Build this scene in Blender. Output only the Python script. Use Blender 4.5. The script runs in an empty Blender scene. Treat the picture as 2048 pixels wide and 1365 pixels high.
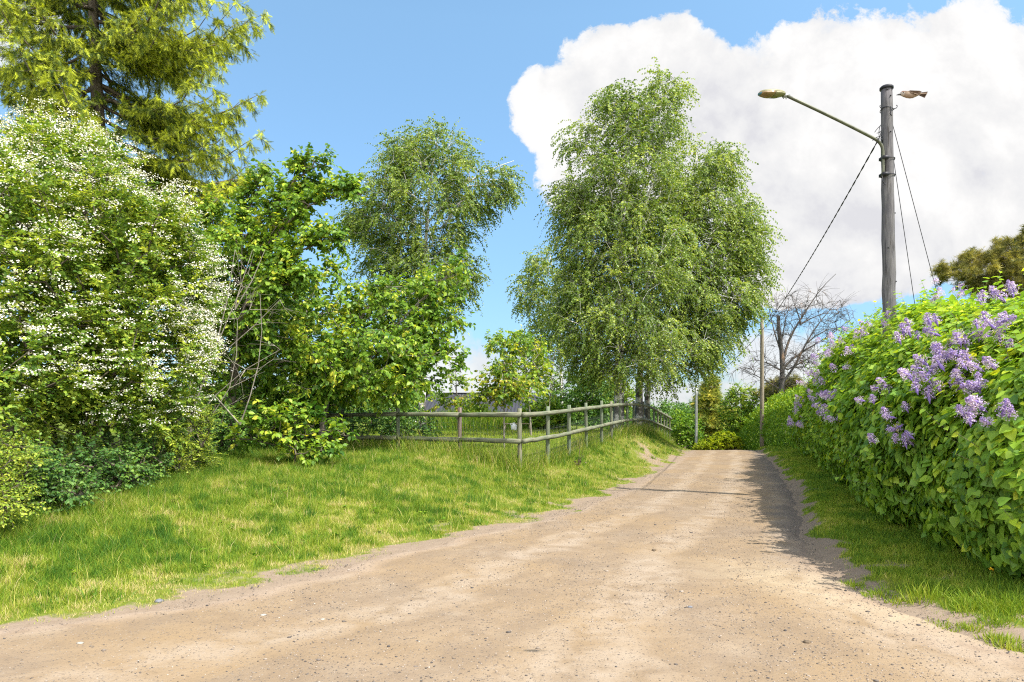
import bpy, math, random
import numpy as np
from mathutils import Vector

SC = bpy.context.scene
COL = SC.collection
R = np.random.default_rng(7)
random.seed(7)
F = 1365.0; HOR = 825.0; CAMZ = 1.6

def P(px, py, Y):
    """point at depth Y that lies in the direction of photo pixel (px,py)"""
    return np.array([(px - 1024.0) / F * Y, Y, CAMZ + (HOR - py) / F * Y])

# ------------------------------------------------------------------ numpy noise
def _hash(ix, iy, seed):
    n = (ix.astype(np.int64) * 374761393 + iy.astype(np.int64) * 668265263 + seed * 974711) & 0xFFFFFFFF
    n = ((n ^ (n >> 13)) * 1274126177) & 0xFFFFFFFF
    n = n ^ (n >> 16)
    return (n & 0xFFFF) / 65535.0

def vnoise(x, y, seed=0):
    x = np.asarray(x, float); y = np.asarray(y, float)
    ix = np.floor(x); iy = np.floor(y)
    fx = x - ix; fy = y - iy
    fx = fx * fx * (3 - 2 * fx); fy = fy * fy * (3 - 2 * fy)
    a = _hash(ix, iy, seed); b = _hash(ix + 1, iy, seed)
    c = _hash(ix, iy + 1, seed); d = _hash(ix + 1, iy + 1, seed)
    return (a * (1 - fx) + b * fx) * (1 - fy) + (c * (1 - fx) + d * fx) * fy

def fbm(x, y, seed=0, o=4):
    s = 0; a = .5; t = 0
    for i in range(o):
        s = s + a * vnoise(np.asarray(x) * 2 ** i, np.asarray(y) * 2 ** i, seed + i * 17); t += a; a *= .5
    return s / t

def sstep(a, b, x):
    t = np.clip((np.asarray(x, float) - a) / (b - a), 0, 1)
    return t * t * (3 - 2 * t)

def unit(v):
    return v / np.maximum(np.linalg.norm(v, axis=-1, keepdims=True), 1e-9)

# ------------------------------------------------------------------ object helpers
def make_mesh(name, V, groups, tint=None, smooth=False):
    V = np.ascontiguousarray(V, np.float32)
    me = bpy.data.meshes.new(name)
    me.vertices.add(len(V)); me.vertices.foreach_set('co', V.ravel())
    groups = [np.asarray(g, np.int32) for g in groups if len(g)]
    loops = np.concatenate([g.ravel() for g in groups])
    tot = np.concatenate([np.full(len(g), g.shape[1], np.int32) for g in groups])
    start = np.concatenate([[0], np.cumsum(tot)[:-1]]).astype(np.int32)
    me.loops.add(len(loops)); me.loops.foreach_set('vertex_index', loops)
    me.polygons.add(len(tot)); me.polygons.foreach_set('loop_start', start)
    if smooth: me.polygons.foreach_set('use_smooth', np.ones(len(tot), bool))
    me.update(calc_edges=True)
    if tint is not None:
        a = me.attributes.new('tint', 'FLOAT', 'POINT')
        a.data.foreach_set('value', np.ascontiguousarray(tint, np.float32))
    return me

def link(o, parent=None):
    COL.objects.link(o)
    if parent is not None: o.parent = parent
    return o

def obj(name, V, groups, mat, parent=None, base=None, tint=None, smooth=False):
    V = np.asarray(V, float)
    if base is not None: V = V - np.asarray(base)[None, :]
    o = bpy.data.objects.new(name, make_mesh(name, V, groups, tint, smooth))
    o.data.materials.append(mat)
    if base is not None and parent is None: o.location = tuple(base)
    return link(o, parent)

def tag(o, label=None, cat=None, group=None, kind=None):
    if label: o['label'] = label
    if cat: o['category'] = cat
    if group: o['group'] = group
    if kind: o['kind'] = kind
    return o

def thing(name, base, label, cat, group=None):
    o = bpy.data.objects.new(name, None); link(o); o.location = tuple(base); o.empty_display_size = .3
    return tag(o, label, cat, group)

class MB:
    """collects shapes into one mesh"""
    def __init__(s): s.V = []; s.G = {}; s.n = 0; s.T = []
    def add(s, V, groups, tint=None):
        V = np.asarray(V, float)
        for g in groups:
            g = np.asarray(g, np.int64)
            if len(g): s.G.setdefault(g.shape[1], []).append(g + s.n)
        s.V.append(V); s.n += len(V)
        s.T.append(np.full(len(V), .5) if tint is None else np.broadcast_to(np.asarray(tint, float), (len(V),)))
        return s
    def box(s, c, size, rz=0, rot=None):
        sx, sy, sz = [k / 2 for k in size]
        v = np.array([[x, y, z] for z in (-sz, sz) for y in (-sy, sy) for x in (-sx, sx)])
        if rot is not None: v = v @ np.asarray(rot).T
        ca, sa = math.cos(rz), math.sin(rz)
        v = np.c_[v[:, 0] * ca - v[:, 1] * sa, v[:, 0] * sa + v[:, 1] * ca, v[:, 2]] + np.asarray(c)
        return s.add(v, [[[0, 2, 3, 1], [4, 5, 7, 6], [0, 1, 5, 4], [2, 6, 7, 3], [0, 4, 6, 2], [1, 3, 7, 5]]])
    def tube(s, pts, rad, k=8, cap=True, tint=None):
        pts = np.asarray(pts, float); n = len(pts)
        rad = np.broadcast_to(np.asarray(rad, float), (n,))
        tan = unit(np.gradient(pts, axis=0))
        ref = np.array([0, 0, 1.]) if abs(tan[0, 2]) < .9 else np.array([1., 0, 0])
        x = np.cross(tan[0], ref); x /= np.linalg.norm(x)
        V = []
        for i in range(n):
            x = x - tan[i] * np.dot(x, tan[i]); x /= np.linalg.norm(x)
            y = np.cross(tan[i], x)
            a = np.arange(k) * 2 * math.pi / k
            V.append(pts[i] + rad[i] * (np.cos(a)[:, None] * x + np.sin(a)[:, None] * y))
        V = np.concatenate(V)
        q = []
        for i in range(n - 1):
            for j in range(k):
                q.append([i * k + j, i * k + (j + 1) % k, (i + 1) * k + (j + 1) % k, (i + 1) * k + j])
        g = [q]
        if cap: g.append([list(range(k))[::-1], [(n - 1) * k + j for j in range(k)]])
        return s.add(V, g, tint)
    def frusta(s, p0, p1, r0, r1, k=4):
        V, q = frusta(p0, p1, r0, r1, k)
        return s.add(V, [q])
    def lathe(s, prof, c=(0, 0, 0), k=16):
        prof = np.asarray(prof, float); n = len(prof)
        a = np.arange(k) * 2 * math.pi / k
        V = np.concatenate([np.c_[r * np.cos(a), r * np.sin(a), np.full(k, z)] for r, z in prof]) + np.asarray(c)
        q = [[i * k + j, i * k + (j + 1) % k, (i + 1) * k + (j + 1) % k, (i + 1) * k + j] for i in range(n - 1) for j in range(k)]
        return s.add(V, [q, [list(range(k))[::-1], [(n - 1) * k + j for j in range(k)]]])
    def build(s, name, mat, parent=None, base=None, smooth=False):
        V = np.concatenate(s.V); T = np.concatenate(s.T)
        return obj(name, V, [np.concatenate(g) for g in s.G.values()], mat, parent, base, T, smooth)

def frusta(p0, p1, r0, r1, k=4):
    p0 = np.asarray(p0); p1 = np.asarray(p1); n = len(p0)
    t = unit(p1 - p0)
    ref = np.where(np.abs(t[:, 2:3]) < .9, np.array([[0, 0, 1.]]), np.array([[1., 0, 0]]))
    x = unit(np.cross(t, ref)); y = np.cross(t, x)
    a = np.arange(k) * 2 * math.pi / k
    ring = np.cos(a)[None, :, None] * x[:, None, :] + np.sin(a)[None, :, None] * y[:, None, :]
    A = p0[:, None, :] + np.asarray(r0)[:, None, None] * ring
    B = p1[:, None, :] + np.asarray(r1)[:, None, None] * ring
    V = np.concatenate([A, B], 1).reshape(-1, 3)
    j = np.arange(k)
    q = np.stack([j, (j + 1) % k, k + (j + 1) % k, k + j], 1)
    Q = (q[None] + (np.arange(n) * 2 * k)[:, None, None]).reshape(-1, 4)
    return V, Q

# ------------------------------------------------------------------ leaf templates
def _tpl(V, *faces):
    d = {}
    for f in faces: d.setdefault(len(f), []).append(f)
    return np.array(V, float), [np.array(x) for x in d.values()]
RHOMB = _tpl([[0, 0, 0], [.38, .45, .10], [0, 1, -.05], [-.38, .45, .10]], [0, 1, 2], [0, 2, 3])
OVATE = _tpl([[0, 0, 0], [.26, .22, .07], [.30, .55, .06], [0, 1.0, -.12], [-.30, .55, .06], [-.26, .22, .07], [0, .5, -.02]],
             [0, 1, 2, 6], [6, 2, 3], [0, 6, 4, 5], [6, 3, 4])
HEART = _tpl([[0, .05, 0], [.24, -.03, .06], [.45, .15, .08], [.43, .42, .07], [.23, .74, .02], [0, 1.02, -.12],
              [-.23, .74, .02], [-.43, .42, .07], [-.45, .15, .08], [-.24, -.03, .06], [0, .45, -.03]],
             [0, 1, 2, 3, 10], [10, 3, 4, 5], [0, 10, 7, 8, 9], [10, 5, 6, 7])
FLOWER = _tpl([[math.cos(a) * (1 if i % 2 else .62) * .5, math.sin(a) * (1 if i % 2 else .62) * .5, .08 if i % 2 else -.05]
               for i, a in enumerate(np.arange(10) * math.pi / 5)], list(range(10)))
FLORET = _tpl([[math.cos(a) * (1 if i % 2 else .45) * .5, math.sin(a) * (1 if i % 2 else .45) * .5, .1 if i % 2 else 0]
               for i, a in enumerate(np.arange(8) * math.pi / 4)], list(range(8)))
def _sprig():
    V = []; Fc = []
    for i in range(8):
        for s in (-1, 1):
            y = .04 + i * .115; L = .27 - .018 * i; b = len(V)
            z = .12 if i % 2 else -.05
            V += [[0, y - .015, 0], [0, y + .065, 0], [s * L, y + .22, z]]
            Fc.append([b, b + 1, b + 2])
    b = len(V); V += [[-.03, .85, 0], [.03, .85, 0], [0, 1.14, 0]]; Fc.append([b, b + 1, b + 2])
    b = len(V); V += [[-.022, 0, 0], [.022, 0, 0], [.022, .9, 0], [-.022, .9, 0]]
    return _tpl(V, *Fc, [b, b + 1, b + 2, b + 3])
SPRIG = _sprig()
def _fan(n=9):
    V = []; Fc = []
    for i in range(n):
        a = i * 2.399; e = .35 + .5 * ((i * 7) % n) / n
        d = np.array([math.cos(a) * math.cos(e), math.sin(e), math.sin(a) * math.cos(e)])
        w = np.cross(d, [.3, .5, .8]); w = w / np.linalg.norm(w) * .045
        b = len(V); V += [list(-w), list(w), list(d)]; Fc.append([b, b + 1, b + 2])
    return _tpl(V, *Fc)
FAN = _fan(10)
BLADE = _tpl([[-.5, 0, 0], [.5, 0, 0], [.38, .5, 0], [-.38, .5, 0], [0, 1, 0]], [0, 1, 2, 3], [3, 2, 4])

def scatter(tpl, pos, ydir, nrm, size, wid=None, bend=None):
    """copies of a template: returns V, groups, per-vertex instance index"""
    T, faces = tpl; n = len(pos); k = len(T)
    y = unit(ydir); z = unit(nrm - y * np.sum(nrm * y, 1, keepdims=True) + 1e-6); x = np.cross(y, z)
    size = np.broadcast_to(np.asarray(size, float), (n,)); wid = size if wid is None else np.broadcast_to(wid, (n,))
    V = pos[:, None, :] + (T[None, :, 0:1] * wid[:, None, None]) * x[:, None, :] \
        + (T[None, :, 1:2] * size[:, None, None]) * y[:, None, :] + (T[None, :, 2:3] * size[:, None, None]) * z[:, None, :]
    if bend is not None:   # sideways lean growing with the square of the height
        V = V + bend[:, None, :] * (T[None, :, 1:2] ** 2) * size[:, None, None]
    off = (np.arange(n) * k)[:, None, None]
    G = [(f[None] + off).reshape(-1, f.shape[1]) for f in faces]
    return V.reshape(-1, 3), G, np.repeat(np.arange(n), k)

def rdir(n, rng=R):
    return unit(rng.normal(size=(n, 3)))

# ------------------------------------------------------------------ materials
def new_mat(name):
    m = bpy.data.materials.new(name); m.use_nodes = True
    nt = m.node_tree; nt.nodes.clear()
    return m, nt
class NT:
    def __init__(s, nt): s.nt = nt
    def n(s, t, **kw):
        x = s.nt.nodes.new(t)
        for k, v in kw.items(): setattr(x, k, v)
        return x
    def l(s, a, b): s.nt.links.new(a, b)
    def math(s, op, a, b=None, c=None, clamp=False):
        x = s.n('ShaderNodeMath', operation=op, use_clamp=clamp)
        for i, v in enumerate((a, b, c)):
            if v is None: continue
            if isinstance(v, (int, float)): x.inputs[i].default_value = v
            else: s.l(v, x.inputs[i])
        return x.outputs[0]
    def ramp(s, fac, stops, interp='LINEAR'):
        x = s.n('ShaderNodeValToRGB'); x.color_ramp.interpolation = interp
        e = x.color_ramp.elements
        while len(e) < len(stops): e.new(.5)
        for i, (p, c) in enumerate(stops):
            e[i].position = p; e[i].color = (*c, 1)
        s.l(fac, x.inputs[0]); return x.outputs[0]
    def noise(s, vec, scale, detail=4, rough=.55, dist=0):
        x = s.n('ShaderNodeTexNoise'); x.inputs['Scale'].default_value = scale; x.inputs['Detail'].default_value = detail
        x.inputs['Roughness'].default_value = rough; x.inputs['Distortion'].default_value = dist
        if vec is not None: s.l(vec, x.inputs['Vector'])
        return x.outputs['Fac']
    def mapping(s, vec, scale=(1, 1, 1), rot=(0, 0, 0)):
        x = s.n('ShaderNodeMapping'); x.inputs['Scale'].default_value = scale; x.inputs['Rotation'].default_value = rot
        s.l(vec, x.inputs['Vector']); return x.outputs[0]
    def mix(s, fac, a, b, blend='MIX'):
        x = s.n('ShaderNodeMix', data_type='RGBA', blend_type=blend)
        for i, v in ((0, fac), (6, a), (7, b)):
            if isinstance(v, (int, float)): x.inputs[i].default_value = v
            elif isinstance(v, tuple): x.inputs[i].default_value = (*v, 1) if len(v) == 3 else v
            else: s.l(v, x.inputs[i])
        return x.outputs[2]
    def bump(s, h, strength=.4, dist=.02):
        x = s.n('ShaderNodeBump'); x.inputs['Strength'].default_value = strength; x.inputs['Distance'].default_value = dist
        s.l(h, x.inputs['Height']); return x.outputs[0]

def leaf_mat(name, stops, trans=.35, rough=.5, spec=.3, gain=1.0):
    stops = [(p, tuple(min(.9, c * gain) for c in k)) for p, k in stops]
    m, nt = new_mat(name); g = NT(nt)
    at = g.n('ShaderNodeAttribute'); at.attribute_name = 'tint'
    c = g.ramp(at.outputs['Fac'], stops)
    p = g.n('ShaderNodeBsdfPrincipled'); p.inputs['Roughness'].default_value = rough; p.inputs['Specular IOR Level'].default_value = spec
    g.l(c, p.inputs['Base Color'])
    t = g.n('ShaderNodeBsdfTranslucent')
    g.l(g.mix(1.0, c, (1.25, 1.15, .5), 'MULTIPLY'), t.inputs['Color'])
    mx = g.n('ShaderNodeMixShader'); mx.inputs[0].default_value = trans
    g.l(p.outputs[0], mx.inputs[1]); g.l(t.outputs[0], mx.inputs[2])
    o = g.n('ShaderNodeOutputMaterial'); g.l(mx.outputs[0], o.inputs[0])
    return m

def surf_mat(name, stops, scale=(8, 8, 8), nscale=1, rough=.8, bump=.4, bdist=.01, metallic=0, spec=.3, detail=6):
    m, nt = new_mat(name); g = NT(nt)
    tc = g.n('ShaderNodeTexCoord'); v = g.mapping(tc.outputs['Object'], scale)
    f = g.noise(v, nscale, detail, .6, .3)
    c = g.ramp(f, stops)
    p = g.n('ShaderNodeBsdfPrincipled'); p.inputs['Roughness'].default_value = rough; p.inputs['Metallic'].default_value = metallic
    p.inputs['Specular IOR Level'].default_value = spec
    g.l(c, p.inputs['Base Color'])
    if bump: g.l(g.bump(f, bump, bdist), p.inputs['Normal'])
    o = g.n('ShaderNodeOutputMaterial'); g.l(p.outputs[0], o.inputs[0])
    return m

M = {}
M['haw'] = leaf_mat('hawthorn_leaf', [(0, (.040, .085, .010)), (.5, (.100, .165, .018)), (1, (.25, .29, .035))], .38, .5, .25, 1.7)
M['blossom'] = leaf_mat('blossom_white', [(0, (.52, .52, .42)), (.5, (.70, .69, .62)), (1, (.84, .83, .80))], .25, .7)
M['spruce'] = leaf_mat('spruce_needle', [(0, (.020, .040, .012)), (.45, (.065, .095, .014)), (.7, (.22, .245, .022)), (1, (.37, .42, .03))], .28, .5, .2, 1.9)
M['elm'] = leaf_mat('broad_leaf', [(0, (.030, .080, .010)), (.55, (.100, .180, .018)), (.85, (.21, .29, .026)), (1, (.36, .37, .04))], .42, .45, .28, 1.62)
M['birch'] = leaf_mat('birch_leaf', [(0, (.040, .078, .012)), (.5, (.105, .165, .022)), (1, (.25, .29, .045))], .40, .42, .3, 1.6)
M['lilac'] = leaf_mat('lilac_leaf', [(0, (.035, .085, .014)), (.5, (.105, .195, .024)), (.85, (.20, .29, .026)), (1, (.34, .38, .03))], .44, .40, .35, 1.8)
M['hedge'] = leaf_mat('hedge_leaf', [(0, (.04, .10, .010)), (.5, (.11, .21, .014)), (1, (.26, .32, .025))], .38, .5, .25, 1.35)
M['gold'] = leaf_mat('golden_leaf', [(0, (.12, .19, .010)), (.5, (.28, .36, .014)), (1, (.46, .48, .03))], .38, .5, .2, 1.2)
M['young'] = leaf_mat('young_leaf', [(0, (.06, .13, .014)), (.5, (.15, .24, .018)), (.8, (.34, .37, .03)), (1, (.42, .34, .05))], .42, .5, .25, 1.2)
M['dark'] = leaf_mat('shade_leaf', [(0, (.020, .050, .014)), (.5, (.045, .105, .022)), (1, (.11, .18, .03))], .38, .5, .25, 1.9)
M['thuja'] = leaf_mat('thuja_needle', [(0, (.05, .08, .016)), (.5, (.14, .17, .028)), (1, (.32, .28, .05))], .28, .5, .2, 2.0)
M['pine'] = leaf_mat('pine_needle', [(0, (.035, .050, .018)), (.5, (.115, .110, .030)), (1, (.22, .20, .05))], .28, .5, .2, 1.8)
M['grass'] = leaf_mat('grass_blade', [(0, (.03, .10, .012)), (.35, (.085, .185, .015)), (.65, (.23, .315, .024)), (.85, (.40, .40, .07)), (1, (.52, .43, .21))], .3, .55, .2)
M['lilac_flower'] = leaf_mat('lilac_floret', [(0, (.22, .15, .50)), (.45, (.43, .32, .68)), (.8, (.62, .51, .80)), (1, (.78, .70, .87))], .3, .7, .1, 1.0)
M['bark'] = surf_mat('bark_brown', [(.3, (.05, .04, .03)), (.7, (.17, .14, .105))], (14, 14, 3), 1, .9, .6)
M['pale_twig'] = surf_mat('bark_pale_twig', [(.3, (.15, .13, .105)), (.7, (.34, .31, .265))], (10, 10, 4), 1, .85, .4)
M['dead_wood'] = surf_mat('bark_dead_wood', [(.3, (.04, .04, .045)), (.55, (.10, .09, .085)), (.74, (.30, .19, .12))], (5, 5, 1.2), 1, .9, .6)
def wood(name, a, b, c):
    m, nt = new_mat(name); g = NT(nt)
    tc = g.n('ShaderNodeTexCoord')
    f = g.noise(g.mapping(tc.outputs['Object'], (26, 26, 2.2)), 1, 6, .65, .4)
    f2 = g.noise(tc.outputs['Object'], 3.0, 4)
    col = g.mix(g.math('MULTIPLY_ADD', f2, 2.2, -.6, clamp=True), g.ramp(f, [(.3, a), (.7, b)]), g.ramp(f, [(.3, tuple(x * .6 for x in c)), (.7, c)]))
    crk = g.ramp(g.noise(g.mapping(tc.outputs['Object'], (60, 60, 1.6)), 1, 3, .6), [(.36, (.35, .33, .3)), (.44, (1, 1, 1))])
    p = g.n('ShaderNodeBsdfPrincipled'); p.inputs['Roughness'].default_value = .85; p.inputs['Specular IOR Level'].default_value = .2
    g.l(g.mix(1.0, col, crk, 'MULTIPLY'), p.inputs['Base Color']); g.l(g.bump(f, .6, .01), p.inputs['Normal'])
    o = g.n('ShaderNodeOutputMaterial'); g.l(p.outputs[0], o.inputs[0]); return m
M['post_green'] = wood('wood_green_post', (.075, .11, .07), (.15, .20, .13), (.19, .20, .14))
M['post_brown'] = wood('wood_brown_post', (.10, .065, .06), (.20, .14, .13), (.20, .165, .14))
M['post_grey'] = wood('wood_grey_post', (.12, .105, .075), (.26, .235, .165), (.16, .19, .125))
M['rail'] = wood('wood_rail', (.11, .10, .07), (.27, .25, .18), (.14, .18, .115))
M['pole'] = wood('wood_old_pole', (.065, .065, .075), (.20, .19, .185), (.11, .105, .115))
M['pole_far'] = wood('wood_far_pole', (.18, .15, .11), (.34, .29, .22), (.26, .23, .18))
M['metal'] = surf_mat('painted_arm_metal', [(.35, (.065, .07, .045)), (.65, (.11, .115, .075))], (6, 6, 6), 1, .5, .1, .003, .2, .5)
M['galv'] = surf_mat('galvanised_metal', [(.35, (.26, .27, .26)), (.65, (.42, .43, .42))], (8, 8, 3), 1, .5, .1, .003, .5, .5)
M['black'] = surf_mat('black_rubber', [(.3, (.012, .013, .018)), (.7, (.03, .03, .04))], (9, 9, 9), 1, .6, .1)
M['wire'] = surf_mat('dark_wire', [(.3, (.05, .06, .06)), (.7, (.10, .11, .11))], (9, 9, 9), 1, .6, .1)
M['lamp_body'] = surf_mat('lamp_housing', [(.35, (.16, .15, .075)), (.65, (.22, .205, .11))], (7, 7, 7), 1, .45, .1, .003)
M['lamp_bowl'] = surf_mat('lamp_bowl', [(.35, (.20, .125, .065)), (.65, (.28, .185, .10))], (9, 9, 9), 1, .25, .05, .003, 0, .5)
M['lamp_cell'] = surf_mat('lamp_blue_cap', [(.35, (.05, .13, .20)), (.65, (.09, .20, .28))], (9, 9, 9), 1, .4, .05)
M['stone'] = surf_mat('grey_stone', [(.3, (.08, .085, .10)), (.7, (.19, .195, .215))], (20, 20, 20), 1, .85, .5)
M['stone_w'] = surf_mat('white_stone', [(.3, (.24, .22, .19)), (.7, (.36, .34, .30))], (20, 20, 20), 1, .85, .5)
M['clod'] = surf_mat('brown_clod', [(.3, (.06, .045, .03)), (.7, (.16, .12, .08))], (20, 20, 20), 1, .9, .5)
M['white'] = surf_mat('white_paint', [(.3, (.70, .71, .72)), (.7, (.82, .82, .82))], (4, 4, 4), 1, .5, .05)
M['plank'] = surf_mat('aged_plank', [(.3, (.22, .17, .10)), (.7, (.40, .33, .22))], (3, 20, 20), 1, .85, .3)

def birch_bark():
    m, nt = new_mat('bark_birch'); g = NT(nt)
    tc = g.n('ShaderNodeTexCoord')
    f = g.noise(g.mapping(tc.outputs['Object'], (2.2, 2.2, 14)), 1, 4, .6)
    f2 = g.noise(g.mapping(tc.outputs['Object'], (3, 3, 2.2)), 1, 5, .6)
    sep = g.n('ShaderNodeSeparateXYZ'); g.l(tc.outputs['Object'], sep.inputs[0])
    low = g.math('MULTIPLY_ADD', sep.outputs[2], -.24, .98, clamp=True)       # rough black bark at the foot
    k = g.math('ADD', g.math('MULTIPLY', f2, .9), g.math('MULTIPLY', low, .30))
    white = g.ramp(f, [(.36, (.10, .09, .085)), (.46, (.60, .58, .55)), (.7, (.78, .76, .73))])
    c = g.mix(g.ramp(k, [(.60, (0, 0, 0)), (.68, (1, 1, 1))]), white, (.10, .093, .086))
    p = g.n('ShaderNodeBsdfPrincipled'); p.inputs['Roughness'].default_value = .8
    g.l(c, p.inputs['Base Color']); g.l(g.bump(f2, .5, .02), p.inputs['Normal'])
    o = g.n('ShaderNodeOutputMaterial'); g.l(p.outputs[0], o.inputs[0]); return m
M['birch_bark'] = birch_bark()

# ------------------------------------------------------------------ ground shape
_L = np.array([(-2.0, -26), (1.0, -15), (3.0, -8.6), (4.0, -5.6), (4.91, -3.68), (5.6, -2.76), (6.52, -2.02), (7.16, -1.70), (8.09, -1.03), (9.29, -.16), (11.08, 1.02),
               (13.65, 2.16), (19, 4.2), (23, 5.6), (27.3, 7.1), (30, 8.0), (36, 9.6), (45, 10.8), (70, 12)])
_R = np.array([(-2.0, 9.0), (2.0, 5.2), (4.0, 3.75), (4.7, 3.45), (5.67, 3.2), (6.93, 3.23), (7.94, 3.5), (9.7, 4.15), (13.2, 5.5), (16.2, 6.5), (20.8, 8.05),
               (29.1, 10.5), (36, 12.2), (45, 13.4), (70, 15)])
def XL(Y): return np.interp(Y, _L[:, 0], _L[:, 1])
def XR(Y): return np.interp(Y, _R[:, 0], _R[:, 1])
def zroad(Y):
    d = np.maximum(np.asarray(Y, float) - 27.5, 0)
    return -np.minimum(.011 * d * d, .10 * d) * sstep(60, 28, Y) - 2.2 * sstep(28, 60, Y) * .35
def hgt(X, Y, fine=True):
    X = np.asarray(X, float); Y = np.asarray(Y, float)
    dL = XL(Y) - X; dR = X - XR(Y)
    A = np.interp(Y, [2, 8, 12, 15, 18, 21, 24, 27, 30, 36, 45], [.30, .36, .48, .60, .62, .74, .84, .86, .80, .72, .6])
    W = np.interp(Y, [4, 10, 15, 18, 23, 27, 33], [5, 5.5, 5, 3.4, 2.5, 2.3, 2.2])
    left = A * sstep(0, 1, dL / W)
    lip = np.interp(Y, [5, 7, 9], [.03, .08, .12])
    right = lip * sstep(0, .3, dR) + .10 * sstep(.3, 2.2, dR)
    z = zroad(Y) * 1.0
    z = z + np.where(dL > 0, left - zroad(Y) * sstep(2, 10, dL) * .75, 0) + np.where(dR > 0, right, 0)
    inside = np.minimum(-dL, -dR)
    z = z - .05 * sstep(0.02, .35, inside)
    if fine:
        z = z + (fbm(X * .9, Y * .9, 3) - .5) * .10 * sstep(-.1, .8, np.maximum(dL, dR))
    return z
def H1(X, Y): return float(hgt(np.array([X]), np.array([Y]))[0])
def straw(x, y):
    return np.exp(-((x - 4.6) / .9) ** 2 - ((y - 22.0) / 3.0) ** 2) * sstep(.35, .6, fbm(x * 2, y * 1.2, 141))
def bare(X, Y):
    """0..1, how bare of grass the verge is (worn, sandy, trampled)"""
    dL = XL(Y) - X; dR = X - XR(Y)
    n = .65 * fbm(X * 1.6, Y * 1.6, 11) + .35 * fbm(X * 7, Y * 7, 13, 2); n2 = fbm(X * .7 + 9, Y * .7, 23)
    e = np.maximum(dL, dR)
    w = np.where(dR > 0, np.interp(Y, [4, 6.5, 8, 10], [.50, .30, .13, .10]), np.interp(Y, [4, 9, 13, 20], [.60, .45, .40, .35]))
    edge = 1 - sstep(-.45, 1.25, (e - (n - .5) * 1.5) / w - .35)
    patch = sstep(.58, .74, n) * .55 * sstep(3.2, .6, dL) * (dL > 0)
    near = sstep(8.2, 6.3, Y) * (dR > 0) * sstep(1.3, .5, dR) * sstep(.50, .60, n) * .85
    patch2 = .40 * sstep(.58, .74, n2) * (dL > 0) * sstep(20, 14, Y)
    patch2 = np.maximum(patch2, .75 * straw(X, Y))
    return np.clip(np.maximum.reduce([edge, patch, near, patch2]), 0, 1)

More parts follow.
